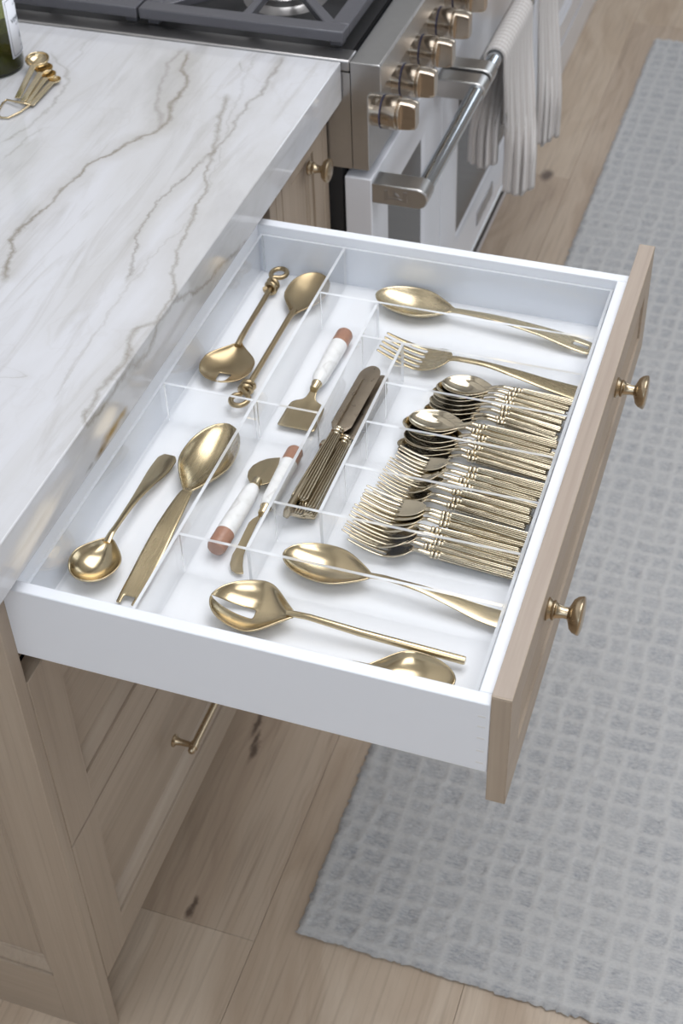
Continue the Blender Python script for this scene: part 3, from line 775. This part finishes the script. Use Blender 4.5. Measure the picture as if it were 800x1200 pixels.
# --- flatware set: fluted handle, double collar
def fluted_handle(x0, x1, z0, z1, wa, wb, ta, tb, ribs=5):
    m = MB(); rings = []; K = 8; N = 0
    for k, u in enumerate((0, .15, .32, .5, .68, .84, .95, .985, 1)):
        x = x0+(x1-x0)*u; hw = wa+(wb-wa)*u**.8; ht = ta+(tb-ta)*u; z = z0+(z1-z0)*u
        if k == K: hw *= .72; ht *= .6
        ring = []
        for sg in (1, -1):
            for r_ in range(ribs):
                for q, gz in ((0.0, -.0009), (.26, .0003), (.5, .0006), (.74, .0003)):
                    v = sg*(-1+2*(r_+q)/ribs); ring.append((x, v*hw, z+sg*(ht*(1-.4*v*v)+gz*(1 if k < K else .3))))
            v = sg; ring.append((x, v*hw, z+sg*(ht*.6-.0009)))
        N = len(ring); rings.append(ring)
    m.ring(rings)
    half = 4*ribs+1
    mi = []
    for i in range(K):
        for j in range(N):
            jj = j % half; mi.append(1 if (jj < 4*ribs and jj % 4 in (0, 3)) else 0)
    mi += [0, 0]; m.mi = mi
    return m
def collar(x, z, r, flat=1.0):
    m = MB()
    for dx, rr in ((0, r), (.0042, r*1.05), (.0075, r*.78)):
        pr = [(-.0019, rr*.72), (-.0013, rr*.93), (0, rr), (.0013, rr*.93), (.0019, rr*.72)]
        m.lathe([(x+dx+a, b) for a, b in pr], (0, 0, z), 'x', 16)
    return m
def set_spoon(bl, bw, bd, neck_x, length, label, grp):
    r = empty('spoon'); zr = .0085
    b = solid(bowl_mesh(bl/2, bw/2, bd, zr, 2.15, .0022, .0, rows=20, cols=10, tilt=.02, tear=.4).build('bowl', M['champagne'], r), .0014)
    loft([(bl-.004, 0, zr-.0006, .0030, .0012, 2), (bl+.004, 0, zr+.0022, .0024, .0018, 2), ((bl+neck_x)/2, 0, zr+.0035, .0022, .0019, 2), (neck_x, 0, zr+.0018, .0030, .0026, 2)], 12, 12).build('neck', M['champagne'], r)
    collar(neck_x, zr+.0015, .0040).build('collar', M['champagne'], r)
    fluted_handle(neck_x+.008, length, zr+.0012, .0045, .0034, .0064, .0026, .0016).build('handle', [M['flutes'], M['dark_groove']], r)
    return tag(r, label, 'spoon', grp)
def set_fork(L1, L2, W, neck_x, length, label, grp):
    r = empty('fork')
    def cv(s_): return .0030+.0115*(max(0, (L1*.95-s_))/(L1*.95))**1.5+(.0085*((s_-L1*.95)/(L2-L1*.95))**1.6 if s_ > L1*.95 else 0)
    solid(fork_mesh(L1, L2, W, W*2*.155, cv).build('tines', M['champagne'], r), .0014, 1)
    loft([(L2-.004, 0, cv(L2)-.0012, .0034, .0012, 2), (L2+.004, 0, cv(L2)+.0004, .0026, .0018, 2), (neck_x, 0, .0098, .0030, .0026, 2)], 12, 12).build('neck', M['champagne'], r)
    collar(neck_x, .0096, .0041).build('collar', M['champagne'], r)
    fluted_handle(neck_x+.008, length, .0093, .0045, .0035, .0068, .0026, .0017).build('handle', [M['flutes'], M['dark_groove']], r)
    return tag(r, label, 'fork', grp)

ORD = ['first', 'second', 'third', 'fourth', 'fifth', 'sixth', 'seventh', 'eighth', 'ninth', 'tenth']
XE = TX1-TH-.004
def fan(proto, items, labels, length):
    for i, ((tx, ty, tz), (ex, ey, ez), roll) in enumerate(items):
        ty += random.uniform(-.0012, .0012); ey += random.uniform(-.0022, .0022); tx = min(tx+random.uniform(-.003, .003), .4488-length); roll += math.radians(random.uniform(-7, 7))
        o = proto if i == 0 else copy_tree(proto)
        o['label'] = labels[i]; place(o, (tx, ty, tz), (ex, ey, ez), roll)

# compartment 2 (furthest): small spoons
Z0 = FZ+.0012
items = []
n_ = 8
for i in range(n_):
    u = i/(n_-1)               # 0 = far and high, 1 = near and low
    ty = .479-.036*u; tx = .3005-.004*math.sin(u*3)-.010*u+(.004 if i in (3,) else 0)
    ey = .484-.046*u; z = Z0+.0165*(1-u)**1.1
    items.append(((tx, ty, z), (XE, ey, z+.0015), math.radians(-4-8*u+(6 if i == 0 else 0))))
sp = set_spoon(.057, .038, .0085, .082, .149, '', 'small spoons in the far stack')
fan(sp, items, ['fluted-handle small spoon lying %s in the far spoon stack' % q for q in ['topmost', 'second from top', 'third from top', 'fourth from top', 'fifth from top', 'sixth from top', 'seventh from top', 'lowest and nearest']], .149)
# compartment 3: larger spoons
items = []; n_ = 7
for i in range(n_):
    u = i/(n_-1); ty = .4125-.036*u; tx = .2840-.006*u+(.006 if i == 1 else 0)-(.012 if i == 1 else 0)
    ey = .4135-.040*u; z = Z0+.0155*(1-u)**1.1
    items.append(((tx, ty, z), (XE, ey, z+.001), math.radians(-3-9*u+(5 if i == 0 else 0))))
sp = set_spoon(.060, .038, .0085, .078, .164, '', 'larger spoons in the second stack')
fan(sp, items, ['fluted-handle larger spoon lying %s in the second spoon stack' % q for q in ['topmost', 'second from top', 'third from top', 'fourth from top', 'fifth from top', 'sixth from top', 'lowest and nearest']], .164)
# compartment 4: small forks
items = []; n_ = 7
for i in range(n_):
    u = i/(n_-1); ty = .346-.044*u; tx = .2865-.010*u+.004*(i % 2)
    ey = .3445-.044*u; z = Z0+.0150*(1-u)
    items.append(((tx, ty, z), (XE, ey, z), math.radians(-2-7*u)))
fk = set_fork(.034, .056, .0108, .080, .162, '', 'small forks in the far fork stack')
fan(fk, items, ['fluted-handle small fork lying %s in the far fork stack' % q for q in ['topmost', 'second from top', 'third from top', 'fourth from top', 'fifth from top', 'sixth from top', 'lowest and nearest']], .162)
# compartment 5: dinner forks
items = []; n_ = 8
for i in range(n_):
    u = i/(n_-1); ty = .272-.046*u+(.004 if i == 0 else 0); tx = .2735-.012*u+.005*((i*2) % 3)+(.004 if i == 0 else 0)
    ey = .2735-.046*u-(.006 if i == 0 else 0); z = Z0+.0170*(1-u)
    items.append(((tx, ty, z), (XE, ey, z), math.radians(-2-7*u)))
fk = set_fork(.041, .067, .0122, .086, .176, '', 'dinner forks in the near fork stack')
fan(fk, items, ['fluted-handle dinner fork lying %s in the near fork stack' % q for q in ['topmost', 'second from top', 'third from top', 'fourth from top', 'fifth from top', 'sixth from top', 'seventh from top', 'lowest and nearest']], .176)

# butter knives: broad worn blade, fluted handle with scalloped end
def knife_proto(Lk):
    r = empty('table_knife'); Lb = Lk*.50
    m = MB(); st = []
    N = 22
    for k in range(N+1):
        u = k/N; x = Lb*(1-math.cos(PI/2*u)) if u < 1 else Lb
        x = Lb*u**1.6
        tipw = min(1, (x/ (Lb*.16)))
        wd = .0112*math.sqrt(max(0, 1-(1-tipw)**2))+.0003
        off = .0012*(1-tipw)
        if x > Lb*.93: wd *= 1-.35*(x-Lb*.93)/(Lb*.07)
        th = .0006+.0003*u
        st.append([(x, -wd+off, 0), (x, -wd*.9+off, th), (x, wd*.55+off, th), (x, wd+off, .0001), (x, wd*.55+off, -th), (x, -wd*.9+off, -th)])
    m.ring(st); m.build('blade', M['knife'], r, label='broad brownish worn blade')
    collar(Lb+.001, 0, .0066).build('collar', M['champagne'], r)
    hm = fluted_handle(Lb+.009, Lk, 0, 0, .0062, .0096, .0036, .0038, 6)
    hm.build('handle', [M['flutes_dark'], M['dark_groove']], r)
    return r
M['flutes_dark'] = metal('aged_flutes', (0.55, 0.47, 0.34), 0.24, scale=(30, 30, 30), var=.06)
kA, kB = at(440, 432, z=.797), at(352, 590, z=.792)
kp = knife_proto(LN((kA.x, kA.y, .8), (kB.x, kB.y, .79)))
kk = Vector((kB.x-kA.x, kB.y-kA.y, 0)).normalized(); kn_ = Vector((-kk.y, kk.x, 0))   # kn_ points to +x side?
if kn_.x < 0: kn_ = -kn_
KZ = FZ+.0066
spec = [(-.0015, .0000, .0215, .0185, -4, 'topmost with its full blade showing'), (.0095, .004, .0140, .0130, 4, 'just right of the topmost knife'),
        (-.0085, .019, .0128, .0150, 72, 'standing on edge at the left of the pile'), (-.0035, .012, .0080, .0075, 6, 'lower left layer with rounded handle end'),
        (.006, .006, .0072, .0066, -3, 'middle of the lower layer'), (-.0025, .006, .0012, .0004, 0, 'bottom layer on the left side'), (.0085, .004, .0010, .0004, 2, 'bottom layer on the right side')]
for i, (off, sl, za, zb, roll, lb) in enumerate(spec):
    o = kp if i == 0 else copy_tree(kp)
    a = Vector((kA.x, kA.y, KZ+za))+kn_*off+kk*sl; b = Vector((kB.x, kB.y, KZ+zb))+kn_*(off*.85)+kk*sl
    if i == 0: place(o, a, b, math.radians(roll))
    else: place(o, a, b, math.radians(roll))
    tag(o, 'fluted-handle butter knife, '+lb, 'knife', 'butter knives piled in the knife compartment')

# --- single serving pieces
def floor_pt(px, py, dz=.008): return at(px, py, z=FZ+dz)
# big spoon in the far right compartment
def flat_spoon(name, tip, end, bl, bw, bd, neck, ends, mat, label, thick=.0018, rim=.014, hz=.004, hole=None, roll=0, arch=.010, cut=None):
    T = Vector(tip); E = Vector(end); Lg = LN(T, E); r = empty(name)
    solid(bowl_mesh(bl/2, bw/2, bd, rim, 2.1, neck*1.1, .0, rows=28, cols=14, tear=.45).build('bowl', mat, r), thick)
    st = [(bl-.006, 0, rim-.0012, neck*1.15, .0013, 2.2), (bl+.006, 0, rim+.001, neck*.95, .0018, 2.3)]
    for u, hw, zz in ends:
        st.append((bl+(Lg-bl)*u, 0, zz, hw, .0013, 3.0))
    h_ = loft(st, 20, 40)
    if hole:
        pass
    h_.build('handle', mat, r); place(r, T, E, roll); tag(r, label, 'serving spoon'); return r
M['pale_gold'] = metal('pale_satin_gold', (0.66, 0.56, 0.38), 0.26)
tip = floor_pt(334, 650, .010); end = floor_pt(590, 729, .004)
flat_spoon('serving_spoon', (tip.x, tip.y, FZ+.001), (end.x, end.y, FZ+.002), .092, .050, .0135, .0035,
           [(.12, .0030, .0165), (.35, .0042, .016), (.6, .0070, .011), (.85, .0105, .005), (.97, .0112, .004), (1.0, .009, .0035)], M['brass'], 'large shiny gold spoon just below the dinner fork stack', rim=.014)
# small serving spoon at lower left: tip towards the viewer
tip = floor_pt(80, 672, .010); nk = floor_pt(137, 635, .012); end = floor_pt(199, 536, .004)
r = empty('serving_spoon'); bl = LN(tip, nk)*1.02
# bowl and handle meet at an angle in the picture: the spoon lies rolled on its side
T = Vector((tip.x, tip.y, FZ+.001)); E = Vector((end.x, end.y, FZ+.003)); 
flat_spoon('serving_spoon', (floor_pt(98, 688, .006).x, floor_pt(98, 688, .006).y, FZ+.0015), (E.x, E.y, FZ+.003), .060, .052, .016, .0036,
           [(.12, .0030, .0165), (.35, .0038, .015), (.6, .0072, .011), (.85, .0115, .005), (.95, .0112, .004), (1.0, .0070, .0035)], M['brass'], 'shiny gold spoon with rounded handle end, nearest the worktop corner', rim=.016)
bpy.data.objects.remove(r)
# big flat-handled spoon with a notch in its handle end
def notch_handle(Lg, bl, rim, mat, r, wmid=.0098, sta=None, skip=None):
    """flat tapering handle ending in two prongs round a keyhole notch"""
    m = MB(); rows = 60; vs = []; xs = [bl-.006+(Lg-bl+.006)*i/rows for i in range(rows+1)]
    sta = sta or [(bl-.006, .0050, rim-.002), (bl+.006, .0072, rim), (bl+(Lg-bl)*.3, .0105, rim-.001), (bl+(Lg-bl)*.6, .0122, .009), (bl+(Lg-bl)*.85, .0122, .004), (Lg, .0108, .003)]
    X = [s[0] for s in sta]; cols = 8; fs = []
    for i, x in enumerate(xs):
        hw = smooth_interp(X, [s[1] for s in sta], x); z = smooth_interp(X, [s[2] for s in sta], x)
        for j in range(cols+1):
            v = -1+2*j/cols; y = v*hw
            q = (x-(Lg-.015))/.015
            if q > -.01:
                if 3 <= j <= 5: pass
            vs.append((x, y, z-.0004*v*v))
    n = cols+1
    for i in range(rows):
        for j in range(cols):
            if (skip(xs[i], j) if skip else (xs[i] >= Lg-.0125 and 2 <= j <= 5)): continue
            fs.append((i*n+j, i*n+j+1, (i+1)*n+j+1, (i+1)*n+j))
    m.add(vs, fs); return solid(m.build('handle', mat, r), .0022)
tip = floor_pt(266, 500, .012); end = floor_pt(147, 709, .003); r = empty('serving_spoon')
Lg = LN((tip.x, tip.y, FZ), (end.x, end.y, FZ)); bl = .112
solid(bowl_mesh(bl/2, .0295, .016, .0155, 2.1, .005, .0, rows=30, cols=14, tear=.5).build('bowl', M['brass_soft'], r), .002)
notch_handle(Lg, bl, .0155, M['brass_soft'], r)
place(r, (tip.x, tip.y, FZ+.001), (end.x, end.y, FZ+.002)); tag(r, 'big satin gold spoon with notched flat handle, left lower compartment', 'serving spoon')

# the far right spoon: long slit near the end of its handle
tip = floor_pt(442, 345, .012); end = floor_pt(695, 409, .004); r = empty('serving_spoon')
Lg = LN((tip.x, tip.y, FZ), (end.x, end.y, FZ)); bl = .098
solid(bowl_mesh(bl/2, .027, .015, .0145, 2.1, .0048, .0, rows=30, cols=14, tear=.45).build('bowl', M['pale_gold'], r), .0018)
notch_handle(Lg, bl, .0145, M['pale_gold'], r, sta=[(bl-.006, .0044, .0130), (bl+.008, .0046, .0150), (bl+(Lg-bl)*.3, .0062, .0165), (bl+(Lg-bl)*.6, .0090, .0135), (bl+(Lg-bl)*.88, .0125, .0060), (Lg-.004, .0120, .0035), (Lg, .0085, .003)],
             skip=lambda x, j: Lg-.024 < x < Lg-.008 and 3 <= j <= 4)
place(r, (tip.x, tip.y, FZ+.001), (end.x, end.y, FZ+.001)); tag(r, 'large pale gold spoon alone in the furthest right compartment', 'serving spoon')

# large fork in the compartment behind the small spoons
tip = floor_pt(447, 408, .010); end = floor_pt(680, 463, .004)
Lg = LN(tip, end); r = empty('serving_fork')
def cv(s_):
    if s_ < .05: return .004+.015*((.05-s_)/.05)**1.5
    return .004+.012*min(1, ((s_-.05)/.036))**1.5
solid(fork_mesh(.052, .086, .0225, .0056, cv, n=5).build('tines', M['brass_soft'], r), .0016)
loft([(.080, 0, .014, .0052, .0012, 2.2), (.092, 0, .0172, .0042, .0020, 2.2), (.12, 0, .018, .0042, .0020, 2.4), (.16, 0, .014, .0068, .0017, 3), (.20, 0, .008, .0098, .0014, 3), (Lg, 0, .004, .0125, .0012, 3)], 20, 36).build('handle', M['brass_soft'], r)
place(r, (tip.x, tip.y, FZ+.001), (end.x, end.y, FZ+.001)); tag(r, 'large satin gold serving fork lying beyond the small spoon stack', 'serving fork')

# slotted round spoon with rod handle, nearest compartment
def rod_server(bl, bw, bd, rim, Lg, rod, mat, slotf, kind, rows=40, cols=18, fat=.16, neckw=.0042):
    r = empty(kind)
    solid(bowl_mesh(bl/2, bw/2, bd, rim, 2.3, neckw, fat, slot=slotf, rows=rows, cols=cols).build('bowl', mat, r), .0018)
    return r
slot1 = lambda i, j, R_, C_: i < R_*.50 and (C_//2-1 <= j <= C_//2+1)
tip = floor_pt(249, 703, .010); end = floor_pt(545, 773, .010)
Lg = LN((tip.x, tip.y, 0), (end.x, end.y, 0)); r = rod_server(.084, .066, .016, .016, Lg, .0035, M['brass'], slot1, 'slotted_spoon')
MB().tube([(.078, 0, .0150), (.086, 0, .0165), (.10, 0, .0170), (Lg*.6, 0, .012), (Lg-.002, 0, .0075), (Lg, 0, .0075)], [.0036, .0032, .0032, .0039, .0042, .0038], 18).build('handle', M['brass'], r)
place(r, (tip.x, tip.y, FZ+.001), (end.x, end.y, FZ+.001)); tag(r, 'shiny gold slotted spoon with round rod handle in the nearest compartment', 'slotted spoon')
# its partner spoon, bowl to the right, handle hidden under the near side
tip = floor_pt(533, 799, .010); nk = floor_pt(445, 776, .012)
dv = (Vector((nk.x, nk.y, 0))-Vector((tip.x, tip.y, 0))).normalized(); r = rod_server(.082, .056, .015, .0155, .25, .0035, M['brass'], None, 'serving_spoon')
MB().tube([(.076, 0, .0145), (.086, 0, .016), (.10, 0, .0165), (.17, 0, .012), (.235, 0, .0075), (.237, 0, .0075)], [.0036, .0032, .0032, .0038, .0042, .0038], 18).build('handle', M['brass'], r)
E_ = Vector((tip.x, tip.y, 0))+Vector((-1, -.10, 0)).normalized()*.237
place(r, (tip.x, tip.y-.004, FZ+.001), (E_.x, E_.y-.004, FZ+.001)); tag(r, 'plain gold salad spoon half hidden by the near side of the drawer', 'serving spoon')

# twisted-wire servers in the far left compartment
def knot(x0, s=1.0):
    """rod end bent into a loop and wound round the shaft"""
    pts = []
    for a in np.linspace(0, 1, 6)[:-1]: pts.append((x0-.006+a*.012, 0, .0))
    # loop
    for a in np.linspace(-PI*.62, PI*.95, 22): pts.append((x0+.019*s+.0105*s*math.cos(a+PI*1.1)*-1*-1, .0088*s*math.sin(a+PI*1.1), .0012+.002*a))
    return pts
def twisted_server(tip, end, bl, bw, slotf, label, name, flip):
    Lg = LN((tip.x, tip.y, 0), (end.x, end.y, 0)); r = rod_server(bl, bw, .010, .0105, Lg, .003, M['bronze'], slotf, name, fat=-.12, neckw=.0046)
    xs = Lg-.046                                    # where the winding starts
    zc = .0085
    MB().tube([(bl-.006, 0, .0095), (bl+.006, 0, .0115), (bl+.03, 0, .0115), (xs, 0, zc), (xs+.020, 0, zc)], [.0038, .0036, .0032, .0033, .0033], 14).build('handle', M['bronze'], r)
    # the rod goes on into an open loop, comes back and coils twice round the shaft
    f_ = flip; P = []
    P.append((xs+.014, 0, zc))
    for a in np.linspace(0, 1, 4): P.append((xs+.016+.010*a, .0035*f_*a, zc))
    cx, cy = xs+.036, -.001*f_
    for a in np.linspace(PI*.72, -PI*.86, 20): P.append((cx+.0110*math.cos(a), cy+f_*.0100*math.sin(a), zc+.0008+.0012*(PI-a)/PI))
    P.append((xs+.0225, .0005*f_, zc+.0052)); P.append((xs+.0195, .0048*f_, zc+.003))
    for a in np.linspace(PI*.5, -PI*3.6, 34):
        u = (PI*.5-a)/(PI*4.1); P.append((xs+.018-.016*u, f_*.0062*math.sin(a), zc+.0062*math.cos(a)*1.0))
    MB().tube(P, .0031, 10).build('twisted_loop', M['bronze'], r)
    place(r, (tip.x, tip.y, FZ+.0015), (end.x, end.y, FZ+.001)); return tag(r, label, 'server')
slot2 = lambda i, j, R_, C_: i < R_*.40 and (C_//2-2 <= j <= C_//2+1)
twisted_server(floor_pt(255, 449, .008), floor_pt(329, 318, .008), .074, .062, slot2, 'dark gold notched server with twisted loop handle, far left compartment', 'slotted_server', 1)
tw = twisted_server(floor_pt(372, 321, .010), floor_pt(276, 477, .008), .088, .050, None, 'dark gold spoon with twisted loop handle beside the notched server', 'serving_spoon', -1)

# marble-handled cheese tools
def marble_handle(r, x0, x1, rad, z, capl):
    """ferrule at x0, marble barrel, terracotta cap ending at x1"""
    MB().lathe([(x0-.012, .0042), (x0-.011, .0050), (x0-.004, .0052), (x0-.002, .0062), (x0, .0062), (x0+.0005, .005)], (0, 0, z), 'x', 20).build('ferrule', M['brass'], r)
    MB().lathe([(x0, .0055), (x0+.002, .0068), (x0+.01, rad*.88), (x1-capl-.004, rad), (x1-capl, rad)], (0, 0, z), 'x', 24).build('marble_grip', M['marble'], r, label='white marble grip')
    MB().lathe([(x1-capl, rad), (x1-.004, rad*.98), (x1-.0012, rad*.84), (x1, rad*.5)], (0, 0, z), 'x', 24).build('end_cap', M['copper'], r, label='terracotta coloured end cap')
# flat server
a = floor_pt(346, 503, .003); b = floor_pt(405, 392, .009); Lg = LN((a.x, a.y, 0), (b.x, b.y, 0))
r = empty('cheese_server'); m = MB(); vs = []; sta = [(0, .0215, .0012), (.002, .0225, .0013), (.020, .0218, .002), (.037, .0212, .003), (.0415, .0195, .0035), (.0445, .0150, .004), (.047, .0080, .0045), (.052, .0046, .006), (.064, .0042, .009)]
cols = 10
for x, hw, z in sta:
    for j in range(cols+1): v = -1+2*j/cols; vs.append((x, v*hw, z))
n = cols+1; m.add(vs, [(i*n+j, i*n+j+1, (i+1)*n+j+1, (i+1)*n+j) for i in range(len(sta)-1) for j in range(cols)])
solid(m.build('blade', M['brass'], r), .0016, 1); marble_handle(r, .072, Lg, .0102, .0108, .025)
place(r, (a.x, a.y, FZ+.002), (b.x, b.y, FZ+.0005)); tag(r, 'square-bladed brass cheese server with upright white marble handle', 'cheese server')
# spade knife (half moon blade)
a = floor_pt(323, 536, .004); b = floor_pt(252, 647, .008); Lg = LN((a.x, a.y, 0), (b.x, b.y, 0))
r = empty('cheese_knife')
def blade_from(points, T, E, z0, z1, span):
    d_ = Vector((E.x-T.x, E.y-T.y, 0)).normalized(); n_ = Vector((-d_.y, d_.x, 0)); out = []
    for px, py in points:
        p = at(px, py, z=FZ+.005); q = Vector((p.x-T.x, p.y-T.y, 0)); out.append((q.dot(d_), q.dot(n_)))
    nn = len(out); zz_ = lambda x: z0+(z1-z0)*min(1, max(0, x/span))
    m = MB(); vs = [(x, y, zz_(x)+.0012) for x, y in out]+[(x, y, zz_(x)) for x, y in out]
    return m.add(vs, [tuple(range(nn)), tuple(reversed(range(nn, 2*nn)))]+[(i, (i+1) % nn, nn+(i+1) % nn, nn+i) for i in range(nn)])
m = blade_from([(328,534),(321,534.5),(313,536),(304,540),(296,546),(291,554),(290,561),(292,567),(295.5,570),(293,576),(290,581),(295,584),(299,578),(302.5,572.5),(308,571.5),(315,569.5),(320,565.5),(324.5,552)], a, b, .0005, .0075, .045)
m.build('blade', M['brass'], r, .0004); marble_handle(r, .058, Lg, .0102, .0108, .025)
place(r, (a.x, a.y, FZ+.001), (b.x, b.y, FZ+.0005)); tag(r, 'brass spade cheese knife with white marble handle pointing to the viewer', 'cheese knife')
# narrow spreader with the handle up
a = floor_pt(277, 668, .003); b = floor_pt(347, 529, .009); Lg = LN((a.x, a.y, 0), (b.x, b.y, 0))
r = empty('cheese_knife')
m = blade_from([(311,587),(306.5,600),(302,608),(296,611),(291.5,615),(285,627),(278,640),(272,649),(269,659),(270.5,666),(277,670),(285,670),(284,661),(285,651),(289,639),(300,618),(309,602),(316,589)], a, b, .0003, .0075, .075)
m.build('blade', M['brass'], r, .0004); marble_handle(r, .086, Lg, .0096, .0104, .023)
place(r, (a.x, a.y, FZ+.001), (b.x, b.y, FZ+.0005)); tag(r, 'slim brass cheese spreader with white marble handle beside the butter knives', 'cheese knife')

# ------------------------------------------------------------------ bottle on the worktop
bc = Vector((-.428, .822, ZC)); bt = empty('bottle', bc); tag(bt, 'green glass bottle with white label at the back of the worktop', 'bottle')
R0 = .041
MB().lathe([(.003, .001), (.001, .030), (.0, .036), (.003, R0-.001), (.008, R0), (.118, R0), (.130, R0-.002), (.142, .030), (.150, .019), (.158, .0145), (.215, .013), (.216, .015), (.228, .015)], (0,0,0), 'z', 48).build('glass_body', M['glass'], bt)
MB().lathe([(.0055, .001), (.0045, R0-.006), (.008, R0-.0035), (.060, R0-.0035), (.0602, .001)], (0,0,0), 'z', 40).build('contents', M['liquid'], bt, label='yellow-green oil')
MB().lathe([(.229, .0146), (.246, .0142), (.2465, .001)], (0,0,0), 'z', 24).build('stopper', M['dark'], bt)
# label wraps the side that faces the room
la, lb_ = math.radians(-18), math.radians(56)
def onb(a, z, r): return (r*math.cos(a), r*math.sin(a), z)
def wrap(name, mat, a0, a1, z0, z1, r, n=20, parent=bt):
    m = MB(); vs = [onb(a0+(a1-a0)*i/n, z, r) for i in range(n+1) for z in (z0, z1)]
    m.add(vs, [(2*i, 2*i+2, 2*i+3, 2*i+1) for i in range(n)]); o = m.build(name, mat, parent); s_ = o.modifiers.new('thick', 'SOLIDIFY'); s_.thickness = .0003; s_.offset = 1; return o
lab = wrap('paper_label', M['paper'], la, lb_, .022, .104, R0+.0003)
m = MB()
def strip(a0, a1, z0, z1, r=R0+.0009, n=8):
    vs = [onb(a0+(a1-a0)*i/n, z, r) for i in range(n+1) for z in (z0, z1)]; m.add(vs, [(2*i, 2*i+2, 2*i+3, 2*i+1) for i in range(n)])
e = .07
strip(la+e, lb_-e, .0250, .0256); strip(la+e, lb_-e, .1004, .1010); strip(la+e, la+e+.014, .025, .101, n=1); strip(lb_-e-.014, lb_-e, .025, .101, n=1)
m.build('label_border', M['ink'], lab)
def label_text(s_, size, zc, off=0):
    cu = bpy.data.curves.new('lettering', 'FONT'); cu.body = s_; cu.size = size; cu.align_x = 'CENTER'; cu.align_y = 'CENTER'
    o = bpy.data.objects.new('tmp', cu); COL.objects.link(o); dg = bpy.context.evaluated_depsgraph_get(); me = bpy.data.meshes.new_from_object(o.evaluated_get(dg)); bpy.data.objects.remove(o)
    am = (la+lb_)/2+off
    for v in me.vertices:
        a = am+v.co.x/R0; x, y, z = onb(a, zc+v.co.y, R0+.0010); v.co = (x, y, z)
    me.materials.append(M['ink']); me.name = 'lettering'
    q = bpy.data.objects.new('lettering', me); COL.objects.link(q); q.parent = lab
label_text('VIMARIA', .0095, .071); label_text('OLIVE OIL', .0038, .0635); label_text('ESTATE', .0042, .091); label_text('750 ML', .0036, .0325)
m = MB(); am = (la+lb_)/2
for k in range(5):
    strip(am-.03-.02*math.sin(k), am+.05-.015*k, .042+.0024*k, .0438+.0024*k, n=2)
m.build('label_crest', M['ink'], lab)

# ------------------------------------------------------------------ measuring spoons on a ring
ms = empty('measuring_spoons', (-.352, .72, ZC)); tag(ms, 'set of four brass measuring spoons on a ring on the worktop', 'measuring spoons')
def msp(px0, py0, px1, py1, rb, zl):
    p0 = at(px0, py0, z=ZC+.008); p1 = at(px1, py1, z=ZC+.006); a = Vector((p0.x, p0.y, ZC+zl)); b = Vector((p1.x, p1.y, ZC+zl*.35+.002))
    Lg = (b-a).length; g_ = empty('spoon'); 
    m = MB(); rows, cols = 10, 24; vs = [(0, 0, -rb*.62)]
    for i in range(1, rows+1):
        f_ = PI/2*i/rows
        for j in range(cols): q = 2*PI*j/cols; vs.append((rb*math.sin(f_)*math.cos(q), rb*math.sin(f_)*math.sin(q), -rb*.62*math.cos(f_)))
    fs = [(0, 1+j, 1+(j+1) % cols) for j in range(cols)]+[(1+(i-1)*cols+j, 1+i*cols+j, 1+i*cols+(j+1) % cols, 1+(i-1)*cols+(j+1) % cols) for i in range(1, rows) for j in range(cols)]
    m.add(vs, fs); bo = solid(m.build('spoon', M['brass'], ms), .001, 0)
    place(bo, a, b); bo.location -= ms.location
    hm = MB().box(rb*.9, Lg, -.0040, .0040, -.0012, .0004).build('spoon_handle', M['pale_gold'], bo, .0004)
    bpy.data.objects.remove(g_)
msp(45, 78, 21, 117, .0165, .020); msp(52, 84, 27, 119, .0125, .014); msp(57, 88, 31, 121, .0105, .010); msp(64, 92, 36, 122, .0085, .0075)
m = MB()
P = [at(35, 123, z=ZC+.004), at(24, 131, z=ZC+.003), at(10, 138, z=ZC+.0025), at(2, 138, z=ZC+.0025), at(-4, 134, z=ZC+.0025), at(3, 121, z=ZC+.0025), at(8, 117, z=ZC+.004), at(18, 119, z=ZC+.007), at(28, 121, z=ZC+.0075), at(35, 123, z=ZC+.004)]
m.tube([p-ms.location for p in P], .0014, 10); m.build('ring', M['brass'], ms, label='bent wire ring')

# ------------------------------------------------------------------ room shell beyond the frame (gives the metals something to mirror)
structure(box('wall_left', M['plaster'], -.76, -.66, -2.7, 4.9, 0, 3.05, bevel=0))
structure(box('wall_back', M['plaster'], -.66, 3.2, 4.8, 4.9, 0, 3.05, bevel=0))
structure(box('wall_right', M['plaster'], 3.2, 3.3, -2.7, 4.9, 0, 3.05, bevel=0))
structure(box('wall_front', M['plaster'], -.66, 3.2, -2.7, -2.6, 0, 3.05, bevel=0))
structure(box('ceiling', M['ceiling'], -.76, 3.3, -2.7, 4.9, 3.05, 3.12, bevel=0))
